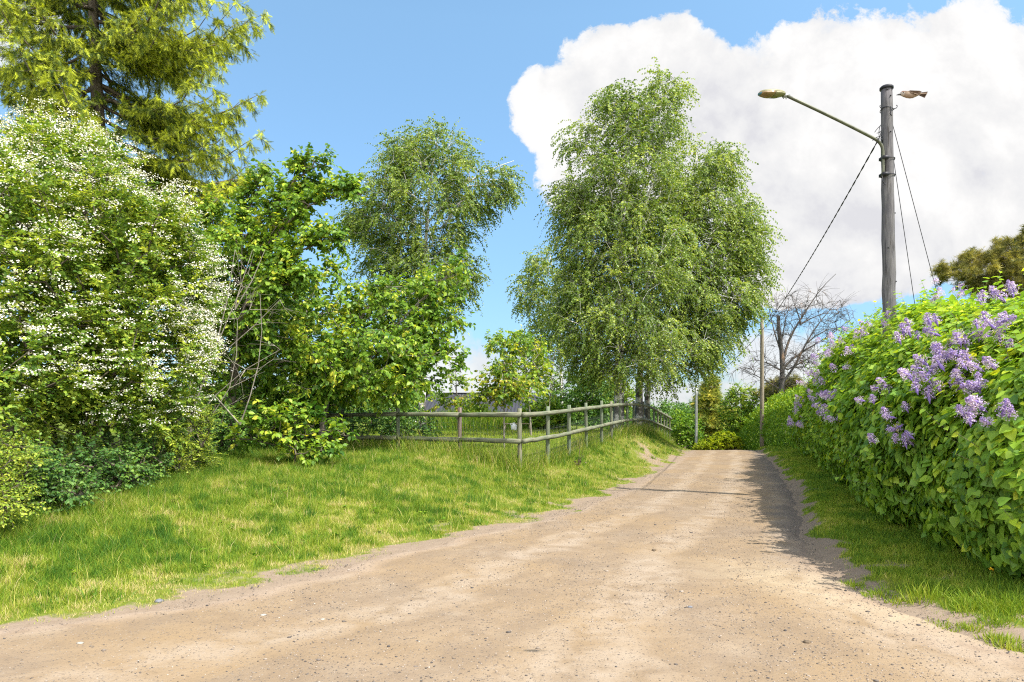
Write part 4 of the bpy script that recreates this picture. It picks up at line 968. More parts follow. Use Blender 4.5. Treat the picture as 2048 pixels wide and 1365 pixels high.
# ------------------------------------------------------------------ hedges
class Hedge:
    def __init__(s, pts, Hs, prof):
        s.p = np.array(pts, float); d = np.linalg.norm(np.diff(s.p, axis=0), axis=1); s.L = np.r_[0, np.cumsum(d)]
        s.H = np.array(Hs, float); s.prof = np.array(prof, float)      # (t, offset, z/H)
    def at(s, u, t):
        """surface point, outward normal"""
        x = np.interp(u, s.L, s.p[:, 0]); y = np.interp(u, s.L, s.p[:, 1]); e = .4
        tx = np.interp(u + e, s.L, s.p[:, 0]) - np.interp(u - e, s.L, s.p[:, 0]); ty = np.interp(u + e, s.L, s.p[:, 1]) - np.interp(u - e, s.L, s.p[:, 1])
        l = np.hypot(tx, ty) + 1e-9; nx, ny = ty / l, -tx / l          # to the right of the path
        H = np.interp(u, s.L, s.H)
        o = np.interp(t, s.prof[:, 0], s.prof[:, 1]); zz = np.interp(t, s.prof[:, 0], s.prof[:, 2]) * H
        o2 = np.interp(t + .02, s.prof[:, 0], s.prof[:, 1]); z2 = np.interp(t + .02, s.prof[:, 0], s.prof[:, 2]) * H
        do, dz = o2 - o, z2 - zz; ll = np.hypot(do, dz) + 1e-9
        no, nz = -dz / ll, do / ll                                     # outward in the section plane
        shrink = np.interp(u, [0, .5, 1.2], [.35, .8, 1.0])
        zz = zz * np.interp(u, [0, .3, 1.0], [.72, .88, 1]); 
        pos = np.stack([x + nx * o, y + ny * o, H1v(x, y) + zz], -1)
        nrm = unit(np.stack([nx * no, ny * no, nz], -1))
        return pos, nrm
def H1v(x, y): return hgt(x, y)
PROF = [(0, .20, 0), (.10, .02, .10), (.24, -.12, .27), (.40, -.10, .47), (.55, .10, .66), (.68, .45, .83), (.78, .9, .95), (.86, 1.4, 1.0), (.93, 2.0, .96), (1.0, 2.6, .75), (1.1, 2.9, .3)]
lil = Hedge([(4.75, 5.15), (4.16, 5.6), (4.20, 6.15), (4.38, 7.0), (4.66, 8.16), (5.6, 11.07), (6.35, 13.1), (7.9, 17.3), (9.3, 21.5), (10.6, 25.0)], [2.3, 2.45, 2.5, 2.6, 2.75, 3.15, 3.35, 3.6, 3.45, 2.8], PROF)
def bulge(u, t, seed): return (fbm(u * 1.1, t * 5, seed, 3) - .5) * .60 + (fbm(u * 3.2, t * 13, seed + 5, 3) - .5) * .30
def lilac_hedge():
    rng = np.random.default_rng(801); b = np.array([5.6, 6.6, H1(5.6, 6.6)]); Lt = lil.L[-1]
    t = thing('lilac_hedge', b, 'tall lilac hedge with heart shaped leaves and purple flower clusters right of the road', 'hedge')
    pos = []; yd = []; nr = []; sz = []; tv = []
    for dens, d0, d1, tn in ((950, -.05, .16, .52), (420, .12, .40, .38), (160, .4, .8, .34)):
        n = int(Lt * 4.4 * dens); u = Lt * rng.random(n) ** 1.18; tt = rng.random(n) * .98
        k = rng.random(n) < np.where(tt > .86, .45, 1) * np.interp(u, [0, 8, 20], [1, .85, .62]); u = u[k]; tt = tt[k]; n = len(u)
        p, nm = lil.at(u, tt); p = p + nm * (bulge(u, tt, 88) - rng.uniform(d0, d1, n))[:, None]
        k = p[:, 2] > hgt(p[:, 0], p[:, 1]) + .03; p = p[k]; nm = nm[k]; u = u[k]; n = len(p)
        tang = np.array([0, 0, -1.]) - nm * (-nm[:, 2:3])
        d = unit(unit(tang + 1e-6) * .9 + rng.normal(0, .42, (n, 3)) + nm * .22)
        pos.append(p); yd.append(d); nr.append(nm * 1.0 + np.array([0, 0, .35]) + rng.normal(0, .33, (n, 3)))
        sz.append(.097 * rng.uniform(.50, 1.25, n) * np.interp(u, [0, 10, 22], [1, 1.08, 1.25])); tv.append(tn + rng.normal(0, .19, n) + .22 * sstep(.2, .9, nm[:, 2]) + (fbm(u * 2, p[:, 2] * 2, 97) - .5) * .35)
    # free shoots sticking out, mostly from the top
    n = 560; u = Lt * rng.random(n); tt = rng.uniform(.15, .95, n); tt = np.where(rng.random(n) < .6, rng.uniform(.6, .95, n), tt)
    p, nm = lil.at(u, tt); p = p + nm * (bulge(u, tt, 88) - .1)[:, None]
    T = twigs(p, unit(nm + [0, 0, .9]), 1, .55, .40, .03, 3, rng)
    a, tn, sd, ti = along(T, 9, rng, .15); m = len(a)
    perp = unit(np.cross(tn, rng.normal(0, 1, (m, 3))))
    pos.append(a); yd.append(unit(perp * .9 + tn * .35 + [0, 0, -.35])); nr.append(tn + rng.normal(0, .3, (m, 3)) + [0, 0, .4]); sz.append(.085 * rng.uniform(.6, 1.2, m)); tv.append(.66 + rng.normal(0, .16, m))
    pos = np.concatenate(pos); V, G, ix = scatter(HEART, pos, np.concatenate(yd), np.concatenate(nr), np.concatenate(sz))
    obj('foliage', V, G, M['lilac'], t, b, np.clip(np.concatenate(tv), 0, 1)[ix])
    # stems
    mb = MB(); V, q = twig_mesh(T, .0035); mb.add(V, [q])
    n = 150; u = Lt * rng.random(n); p, nm = lil.at(u, np.full(n, .08)); p = p - nm * rng.uniform(.4, 1.6, n)[:, None]; p[:, 2] = hgt(p[:, 0], p[:, 1]) - .05
    TT = twigs(p, np.tile([0, 0, 1.], (n, 1)), 1, 1.65, .22, 0, 5, rng); V, q = twig_mesh(TT, .022); mb.add(V, [q])
    mb.build('stems', M['bark'], t, b, smooth=True)
    # flower clusters: cone shaped panicles of small four petalled florets
    protos = []
    for i in range(7):
        nf = 280; s = rng.random(nf) ** .8; Lp = rng.uniform(.13, .19); rp = rng.uniform(.052, .066); lob = rng.random(3) * 6.28
        an = rng.random(nf) * 6.283; rr = rp * np.clip(1 - s, 0, 1) ** .5 * (.72 + .5 * rng.random(nf)) * (1 + .28 * np.sin(s * 17 + lob[0]) + .25 * np.sin(an * 2 + lob[1] + s * 6) + .15 * np.sin(an * 5 + lob[2]))
        pp = np.c_[np.cos(an) * rr, np.sin(an) * rr, s * Lp]
        nn = unit(np.c_[np.cos(an), np.sin(an), np.full(nf, .5)] + rng.normal(0, .35, (nf, 3)))
        V, G, ix = scatter(FLORET, pp, rdir(nf, rng), nn, .0175 * rng.uniform(.8, 1.2, nf))
        tvv = np.clip(rng.normal(.68, .24, nf) - .22 * (s > .8) + (i - 3) * .05, 0, 1)
        # solid inner stalk so the florets hang together
        zc = np.linspace(-.05, Lp, 9); rc = rp * .30 * np.r_[.10, .5, np.clip(1 - np.linspace(.02, 1, 7), 0, 1) ** .65 + .03]; a8 = np.arange(8) * math.pi / 4
        Vc = np.concatenate([np.c_[r_ * np.cos(a8), r_ * np.sin(a8), np.full(8, z_)] for r_, z_ in zip(rc, zc)]); Qc = np.array([[u_ * 8 + w_, u_ * 8 + (w_ + 1) % 8, (u_ + 1) * 8 + (w_ + 1) % 8, (u_ + 1) * 8 + w_] for u_ in range(8) for w_ in range(8)])
        nv = len(V); V = np.r_[V, Vc]; G = G + [Qc + nv]; tv8 = np.full(len(Vc), .15)
        me = make_mesh('flower_cluster', V, G, np.r_[tvv[ix], tv8]); me.materials.append(M['lilac_flower']); protos.append(me)
    spots = [(1945, 560, 3), (1925, 570, 2), (1965, 572, 1), (2003, 565, 2), (2018, 570, 1), (1885, 605, 2), (1875, 615, 1), (1832, 682, 3), (1845, 690, 1), (1885, 682, 3), (1938, 690, 3), (1950, 700, 1), (1983, 668, 2), (1972, 690, 1), (2015, 702, 3), (2030, 710, 1),
             (1920, 722, 3), (1935, 730, 2), (1895, 730, 2), (1868, 740, 2), (1872, 758, 1), (1880, 785, 3), (1895, 790, 1), (1930, 785, 3), (1978, 755, 2), (1980, 800, 2), (1990, 825, 2), (2000, 855, 2), (2042, 842, 1), (1800, 862, 3), (1815, 880, 3), (1805, 838, 1),
             (1785, 770, 2), (1770, 780, 1), (1765, 818, 1), (1840, 775, 2), (1742, 665, 2), (1692, 690, 2), (1668, 720, 2), (1640, 768, 2), (1655, 775, 1), (1672, 795, 2), (1655, 828, 2), (1680, 845, 2), (1607, 778, 2), (1600, 805, 2), (1590, 830, 2), (1612, 850, 2),
             (1635, 755, 1), (1708, 735, 1), (1650, 800, 1), (1628, 790, 1), (1780, 668, 1), (1718, 690, 1), (1590, 850, 1), (1570, 800, 1)]
    uu, tt = np.meshgrid(np.linspace(0, Lt, 420), np.linspace(0, .88, 140)); uu = uu.ravel(); tt = tt.ravel()
    sp, sn = lil.at(uu, tt); sp = sp + sn * (bulge(uu, tt, 88))[:, None]
    spx = 1024 + F * sp[:, 0] / sp[:, 1]; spy = HOR - F * (sp[:, 2] - CAMZ) / sp[:, 1]
    wanted = []
    for px, py, k in spots:
        dd = np.hypot(spx - px, spy - py); c = np.where(dd < dd.min() + 6)[0]; j = c[np.argmin(sp[c, 1])]
        far = sp[j, 1] > 11.5; k = k + 2 if far else k + 1
        for q in range(k):
            off = rng.normal(0,   .17 if far else .10, 3) * (q > 0)
            wanted.append((sp[j] + sn[j] * .13 + off, sn[j], far))
    wanted.sort(key=lambda w: w[0][1])
    rest = MB()
    for cnt, (pw, nw, far) in enumerate(wanted):
            ax = unit(nw * .7 + np.array([0, 0, .7]) + rng.normal(0, .6, 3)); s_ = rng.uniform(.62, 1.08) * (1.35 if far else 1)
            if cnt >= 98:
                me = protos[cnt % 7]; co = np.empty(len(me.vertices) * 3, np.float32); me.vertices.foreach_get('co', co); tvw = np.empty(len(me.vertices), np.float32); me.attributes['tint'].data.foreach_get('value', tvw)
                Rm = np.array(Vector(ax).to_track_quat('Z', 'Y').to_matrix()); nfl = len(me.vertices) - 72; rest.add((co.reshape(-1, 3) * s_)[:nfl] @ Rm.T + pw, [np.arange(nfl).reshape(-1, 8)], tvw[:nfl])
                continue
            o = bpy.data.objects.new('flower_cluster', protos[cnt % 7]); link(o, t)
            o.location = tuple(pw - b); o.rotation_euler = Vector(ax).to_track_quat('Z', 'Y').to_euler(); o.scale = (s_, s_, s_)
    if rest.n: rest.build('far_flower_clusters', M['lilac_flower'], t, b)['kind'] = 'stuff'
lilac_hedge()

gh = Hedge([(10.7, 24.6), (10.95, 27), (11.3, 30), (11.8, 34), (12.6, 40), (13.2, 44)], [2.6, 2.55, 2.4, 2.3, 2.2, 2.2], PROF)
def green_hedge():
    rng = np.random.default_rng(821); b = np.array([11.6, 26, H1(11.6, 26)]); Lt = gh.L[-1]
    t = thing('green_hedge', b, 'plain bright green clipped hedge continuing beyond the lilacs towards the road crest', 'hedge')
    pos = []; yd = []; nr = []; tv = []
    for dens, d0, d1 in ((330, -.03, .12), (160, .12, .5)):
        n = int(Lt * 4 * dens); u = Lt * rng.random(n); tt = rng.random(n) * .97
        p, nm = gh.at(u, tt); p = p + nm * (bulge(u, tt, 188) * .75 - rng.uniform(d0, d1, n))[:, None]
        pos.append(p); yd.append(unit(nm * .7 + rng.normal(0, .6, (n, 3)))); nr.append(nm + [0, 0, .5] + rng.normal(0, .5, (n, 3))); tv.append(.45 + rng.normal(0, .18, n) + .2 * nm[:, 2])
    n = 900; u = Lt * rng.random(n); tt = rng.uniform(.5, .95, n); p, nm = gh.at(u, tt); T = twigs(p + nm * (bulge(u, tt, 188) * .75)[:, None], nm + [0, 0, .8], 1, .3, .4, 0, 2, rng)
    a, tn, sd, ti = along(T, 7, rng); m = len(a); pos.append(a); yd.append(unit(tn + rdir(m, rng))); nr.append(rdir(m, rng) + [0, 0, .8]); tv.append(.6 + rng.normal(0, .18, m))
    pos = np.concatenate(pos); V, G, ix = scatter(OVATE, pos, np.concatenate(yd), np.concatenate(nr), rng.uniform(.06, .12, len(pos)))
    obj('foliage', V, G, M['hedge'], t, b, np.clip(np.concatenate(tv), 0, 1)[ix])
    mb = MB(); n = 60; u = Lt * rng.random(n); p, nm = gh.at(u, np.full(n, .08)); p = p - nm * rng.uniform(.5, 1.5, n)[:, None]; p[:, 2] = hgt(p[:, 0], p[:, 1]) - .05
    TT = twigs(p, np.tile([0, 0, 1.], (n, 1)), 1, 1.7, .2, 0, 4, rng); V, q = twig_mesh(TT, .02); mb.add(V, [q]); uu = np.linspace(0, Lt, 40)
    for o_ in (.7, 1.15, 1.6):
        pr, nr_ = gh.at(uu, np.full(40, .08)); pr = pr - nr_ * o_; pr[:, 2] = hgt(pr[:, 0], pr[:, 1]) + .04; mb.tube(pr, .03, 5)
    mb.build('stems', M['bark'], t, b, smooth=True)
green_hedge()

# ------------------------------------------------------------------ fence
def fence():
    c = np.array([.17, 14.8, H1(.17, 14.8)])
    t = thing('wooden_fence', c, 'weathered two rail fence of round greenish posts turning a corner on the grass bank', 'fence')
    def zr(tab, px): return np.interp(px, [a for a, _ in tab], [b for _, b in tab])
    top = [(560, 831), (684, 831), (796, 829), (920, 830), (1040, 830), (1095, 826.5), (1138, 821), (1173, 816.5), (1203, 813), (1223, 811), (1240, 809.6), (1265, 809), (1285, 811), (1297, 815), (1320, 827), (1339, 838), (1345, 842)]
    right = [(1040, 14.8), (1095, 16.35), (1138, 17.75), (1173, 19.3), (1203, 20.9), (1223, 22.4), (1240, 23.9), (1255, 25.3), (1267, 26.4), (1285, 27.9), (1297, 29.1), (1308, 30.3), (1316, 31.3), (1322, 32.2), (1328, 33.0), (1333, 33.8), (1339, 34.7)]
    left = [(1040, 14.8), (920, 15.9), (796, 16.7), (684, 17.8), (580, 19.0), (470, 20.2)]
    rng = np.random.default_rng(901)
    mats = {'g': M['post_green'], 'b': M['post_brown'], 'y': M['post_grey']}
    k1 = 'yggggygggyygygygy'; k2 = 'ybggbg'
    def post(px, Y, kind):
        X = (px - 1024) / F * Y; zt = CAMZ + (HOR - zr(top, px)) / F * Y + .15 + rng.normal(0, .012)
        zb = min(H1(X, Y), zt - 1.2) - .15
        mb = MB(); n = 7; s = np.linspace(0, 1, n); ln = rng.normal(0, .012, 2)
        r = .047 + rng.normal(0, .002)
        pts = np.c_[X + ln[0] * s, Y + ln[1] * s, zb + (zt - zb) * s]
        mb.tube(pts, r * np.r_[1.05, 1.03, 1.02, 1, 1, 1, .97], 12)
        mb.build('post', mats[kind], t, c, smooth=False)
    for i, (px, Y) in enumerate(right): post(px, Y, k1[i])
    for i, (px, Y) in enumerate(left):
        if i: post(px, Y, k2[i])
    # rails: one per bay group, in front (road side) of the posts
    gap = .575
    def rails(seq, off, step):
        P3 = np.array([[(px - 1024) / F * Y + off[0], Y + off[1], CAMZ + (HOR - zr(top, px)) / F * Y] for px, Y in seq])
        for dz in (0, -gap):
            for a in range(0, len(P3) - 1, step):
                q = P3[a:a + step + 1].copy(); q[:, 2] += dz
                d = unit((q[-1] - q[0])[None])[0]
                dens = []
                for u, v in zip(q[:-1], q[1:]):
                    for s in np.linspace(0, 1, 6)[:-1]: dens.append(u + (v - u) * s)
                dens.append(q[-1]); dens = np.array(dens); dens[0] -= d * .02; dens[-1] += d * .01
                dens[1:-1] += rng.normal(0, .004, (len(dens) - 2, 3))
                mb = MB(); mb.tube(dens, np.linspace(.056, .050, len(dens)) + rng.normal(0, .001, len(dens)), 12)
                o = mb.build('rail', M['rail'], t, dens[0])
                o.location = tuple(dens[0] - c)
                # local z along the rail so that the grain runs lengthwise
                rot = Vector(d).to_track_quat('Z', 'Y'); o.data.transform(rot.inverted().to_matrix().to_4x4()); o.rotation_euler = rot.to_euler()
    rails(right, (.085, -.05), 2); rails(left, (-.02, -.098), 1)
    # wire netting behind the posts
    mb = MB()
    for seq in (left, right[:9]):
        P3 = np.array([[(px - 1024) / F * Y, Y, H1((px - 1024) / F * Y, Y)] for px, Y in seq])
        for u, v in zip(P3[:-1], P3[1:]):
            L = np.linalg.norm(v - u); n = int(L / .10); nrm = np.array([-(v - u)[1], (v - u)[0], 0]); nrm = nrm / np.linalg.norm(nrm) * (.052 if seq is right[:9] else -.052)
            s = np.arange(n + 1) / n; bp = u + (v - u) * s[:, None] + [0, .055, 0]
            mb.frusta(bp + [0, 0, .02], bp + [0, 0, .92], np.full(n + 1, .0019), np.full(n + 1, .0019), 3)
            for z in np.arange(.05, .95, .10): mb.frusta((bp[:1] + [0, 0, z]), (bp[-1:] + [0, 0, z]), np.array([.0019]), np.array([.0019]), 3)
    mb.build('wire_netting', M['wire'], t, c)
fence()

# ------------------------------------------------------------------ street lamp on the wooden pole
def lamp():
    Y = 12.0; bx = 6.68; b = np.array([bx, Y, H1(bx, Y) - .3]); top = np.array([6.585, Y, 7.29])
    t = thing('street_lamp', b, 'street lamp on an old grey wooden pole rising out of the lilac hedge', 'street lamp')
    n = 26; s = np.linspace(0, 1, n); rng = np.random.default_rng(911)
    pts = b + (top - b) * s[:, None]; pts[1:-1, :2] += rng.normal(0, .004, (n - 2, 2))
    mb = MB(); mb.tube(pts, np.linspace(.122, .092, n) + rng.normal(0, .0015, n), 18); mb.build('pole', M['pole'], t, b, smooth=True)
    mb = MB(); mb.lathe([(.02, .05), (.09, .042), (.112, .02), (.112, -.012), (.098, -.016)], top, 20); mb.build('pole_cap', M['black'], t, b)
    # bracket arm: upright beside the pole, then sweeping out over the road
    a = np.array([P(1766, 352, 11.93), P(1766.5, 320, 11.93), P(1766, 302, 11.92), P(1763.5, 291, 11.91), P(1757, 283, 11.9), P(1748, 277, 11.89), P(1700, 252.5, 11.83), P(1640, 223, 11.77), P(1569, 190, 11.7)])
    aa = [a[0]]
    for u, v in zip(a[:-1], a[1:]): aa += [u + (v - u) * k / 3 for k in (1, 2, 3)]
    aa = np.array(aa)
    for _ in range(2): aa[1:-1] = .5 * aa[1:-1] + .25 * (aa[:-2] + aa[2:])
    mb = MB(); mb.tube(aa, .026, 12); arm = mb.build('arm', M['metal'], t, b, smooth=True)
    # two clamps holding the arm's foot
    for py in (317, 350):
        c = P(1768, py, 11.95); mb = MB(); mb.box(c, (.10, .16, .05)); mb.box(c + [.09, .06, .0], (.24, .05, .035))
        pc = b + (top - b) * ((c[2] - b[2]) / (top[2] - b[2])); ang = np.linspace(0, 2 * math.pi, 20)
        mb.tube(np.c_[pc[0] + .116 * np.cos(ang), pc[1] + .116 * np.sin(ang), np.full(20, c[2])], .008, 6); mb.build('clamp', M['black'], t, b)
    # pole band with hooks under the cap
    pc = b + (top - b) * .91; ang = np.linspace(0, 2 * math.pi, 24); mb = MB()
    pc[2] = P(0, 220, Y)[2]
    mb.tube(np.c_[pc[0] + .108 * np.cos(ang), pc[1] + .108 * np.sin(ang), pc[2] + .02 * np.sin(ang * 2)], .007, 6)
    for sx in (-1, 1): mb.tube(pc + np.array([[sx * .10, -.04, 0], [sx * .14, -.05, .01], [sx * .155, -.05, .045], [sx * .135, -.05, .06]]), .007, 6)
    mb.tube(pc + np.array([[0, -.11, .01], [.01, -.125, -.05], [-.01, -.118, -.12], [.02, -.11, -.15]]), .009, 6)
    mb.build('hook_band', M['black'], t, b)
    # knot of wires at the elbow
    mb = MB()
    for i in range(9):
        p0 = P(1752 + rng.uniform(-8, 10), 275 + rng.uniform(-14, 10), 11.88); p3 = P(1763 + rng.uniform(-3, 2), 258 + rng.uniform(-10, 30), 11.9)
        mid = (p0 + p3) / 2 + rng.normal(0, .05, 3); s = np.linspace(0, 1, 8)[:, None]
        mb.tube((1 - s) ** 2 * p0 + 2 * s * (1 - s) * mid + s * s * p3, .006, 5)
    mb.tube([P(1764, 352, 11.86), P(1765, 362, 11.85), P(1769, 369, 11.86), P(1772, 368, 11.9)], .007, 5)
    mb.build('wiring', M['black'], t, b)
    # bolts and knots on the pole
    mb = MB()
    for px, py in ((1776, 196), (1782, 182), (1768, 183), (1789, 428), (1770, 498), (1775, 268), (1788, 565)):
        f = (P(0, py, Y)[2] - b[2]) / (top[2] - b[2]); pc = b + (top - b) * f; an = (px - (1024 + F * pc[0] / Y)) / 14.0; an = max(-.9, min(.9, an))
        d = np.array([an, -math.sqrt(1 - an * an), 0]); r = .130 + (.096 - .130) * f
        mb.tube([pc + d * (r - .006), pc + d * (r + .010)], .012, 8)
    mb.build('bolts', M['black'], t, b)
    # luminaire: long flattened pod with an amber bowl below
    e = aa[-1]; dirv = unit((P(1516, 187, 11.55) - e)[None])[0]
    up = np.array([0, 0, 1.]); up = up - dirv * np.dot(up, dirv); up /= np.linalg.norm(up); sid = np.cross(dirv, up)
    Lh = .52
    def pod(x0, x1, half, nseg=14, k=16, scl=1.0):
        s = np.linspace(0, 1, nseg); V = []
        for q in s:
            x = x0 + (x1 - x0) * q; f = x / Lh
            w = np.interp(f, [0, .06, .25, .6, .85, .96, 1.0], [.035, .075, .112, .118, .092, .055, .012]) * scl
            hu = np.interp(f, [0, .1, .5, .9, 1], [.03, .055, .075, .05, .01]) * scl; hd = np.interp(f, [0, .1, .3, .7, .95, 1], [.02, .03, .055, .055, .03, .008]) * scl
            a = np.arange(k) * 2 * math.pi / k
            if half == 'up': hh = np.where(np.sin(a) > 0, hu, .008)
            elif half == 'dn': hh = np.where(np.sin(a) > 0, .002, hd)
            else: hh = np.where(np.sin(a) > 0, hu, hd)
            V.append(e + dirv * x + sid * (np.cos(a) * w)[:, None] + up * (np.sin(a) * hh)[:, None])
        V = np.concatenate(V); nn = nseg
        q = [[i * k + j, i * k + (j + 1) % k, (i + 1) * k + (j + 1) % k, (i + 1) * k + j] for i in range(nn - 1) for j in range(k)]
        return V, [q, [list(range(k))[::-1], [(nn - 1) * k + j for j in range(k)]]]
    lu = link(bpy.data.objects.new('lamp_head', None), t); lu.location = tuple(e - b)
    V, G = pod(0, Lh, 'up'); hd = obj('lamp_head', V, G, M['lamp_body'], None, b, smooth=True); hd.parent = t; hd.location = (0, 0, 0)
    bpy.data.objects.remove(lu)
    def sub(nm, V, G, mat): 
        o = obj(nm, V, G, mat, hd, b, smooth=True); return o
    V, G = pod(.02, .255, 'dn'); sub('ballast_cover', V, G, M['lamp_body'])
    V, G = pod(.268, .490, 'dn', scl=1.01); sub('bowl', V, G, M['lamp_bowl'])
    V, G = pod(.495, Lh + .004, 'dn', scl=1.06); sub('end_cap', V, G, M['lamp_cell'])
    mb = MB(); mb.tube([e + up * -.02 + dirv * .03, e - dirv * .09], .034, 10); mb.tube([e - dirv * .02 + up * -.03, e - dirv * .03 + up * -.075], .008, 6); mb.tube([e + dirv * .03 + up * -.035, e + dirv * .025 + up * -.07], .008, 6)
    mb.build('spigot', M['galv'], t, b)
    return P(1754, 285, 11.88), top, b
cable_a, ptop, pbase = lamp()

# far poles
def far_poles():
    Y = 31; X = (1524 - 1024) / F * Y; b = np.array([X, Y, H1(X, Y) - .2]); z1 = P(1524, 636, Y)[2]
    t = thing('utility_pole', b, 'plain brown wooden utility pole standing behind the green hedge left of the dead tree', 'utility pole')
    mb = MB(); s = np.linspace(0, 1, 10); mb.tube(np.c_[np.full(10, X), np.full(10, Y), b[2] + (z1 - b[2]) * s], np.linspace(.10, .075, 10), 12); mb.build('pole', M['pole_far'], t, b, smooth=True)
    mb = MB(); mb.lathe([(.01, .03), (.08, .02), (.082, -.01)], (X, Y, z1), 12); mb.build('pole_cap', M['black'], t, b)
    wpt = P(1522, 664, Y); mb = MB(); mb.box((X - .1, Y, wpt[2]), (.14, .05, .04)); mb.build('cable_clamp', M['black'], t, b)
    Y2 = 37.5; X2 = (1392.5 - 1024) / F * Y2; b2 = np.array([X2, Y2, H1(X2, Y2) - .2]); z2 = P(1392, 772, Y2)[2]
    t2 = thing('utility_pole', b2, 'thin pale grey pole beyond the road crest beside the conifer', 'utility pole')
    mb = MB(); mb.tube(np.c_[np.full(10, X2), np.full(10, Y2), b2[2] + (z2 - b2[2]) * s], np.linspace(.085, .07, 10), 12); mb.build('pole', M['galv'], t2, b2, smooth=True)
    mb = MB(); mb.lathe([(.01, .03), (.075, .02), (.077, -.01)], (X2, Y2, z2), 12); mb.build('pole_cap', M['black'], t2, b2)
    # twisted service cable
    w2 = P(1393, 776, Y2)
    def sag(a, b_, d, n=40):
        s = np.linspace(0, 1, n)[:, None]; q = a + (b_ - a) * s; q[:, 2] -= d * 4 * (s * (1 - s))[:, 0]; return q
    q = sag(cable_a, wpt, .22, 160); mb = MB(); ph = np.arange(160) * 1.1
    for o in (0, math.pi): mb.tube(q + .008 * np.c_[np.cos(ph + o), np.zeros(160), np.sin(ph + o)], .0075, 5)
    q2 = sag(wpt, w2, .25, 60); mb.tube(q2, .012, 5)
    tag(mb.build('overhead_cable', M['black'], None, cable_a), 'twisted black overhead cable running from the lamp pole to the far poles', 'cable')
    for px0, py0, ex, lab in ((1785, 248, (10.4, 15.0), 'thin guy wire from high on the lamp pole, the right one of the pair'), (1787, 318, (9.4, 15.0), 'thin guy wire from the lamp bracket height, left and lower one of the pair')):
        a = P(px0, py0, 12.0); e = np.array([ex[0], ex[1], H1(*ex)])
        mb = MB(); mb.tube(np.array([a + (e - a) * s for s in np.linspace(0, 1, 8)]), 0.006, 5)
        tag(mb.build('guy_wire', M['black'], None, a), lab, 'wire', 'guy wires of the lamp pole')
far_poles()

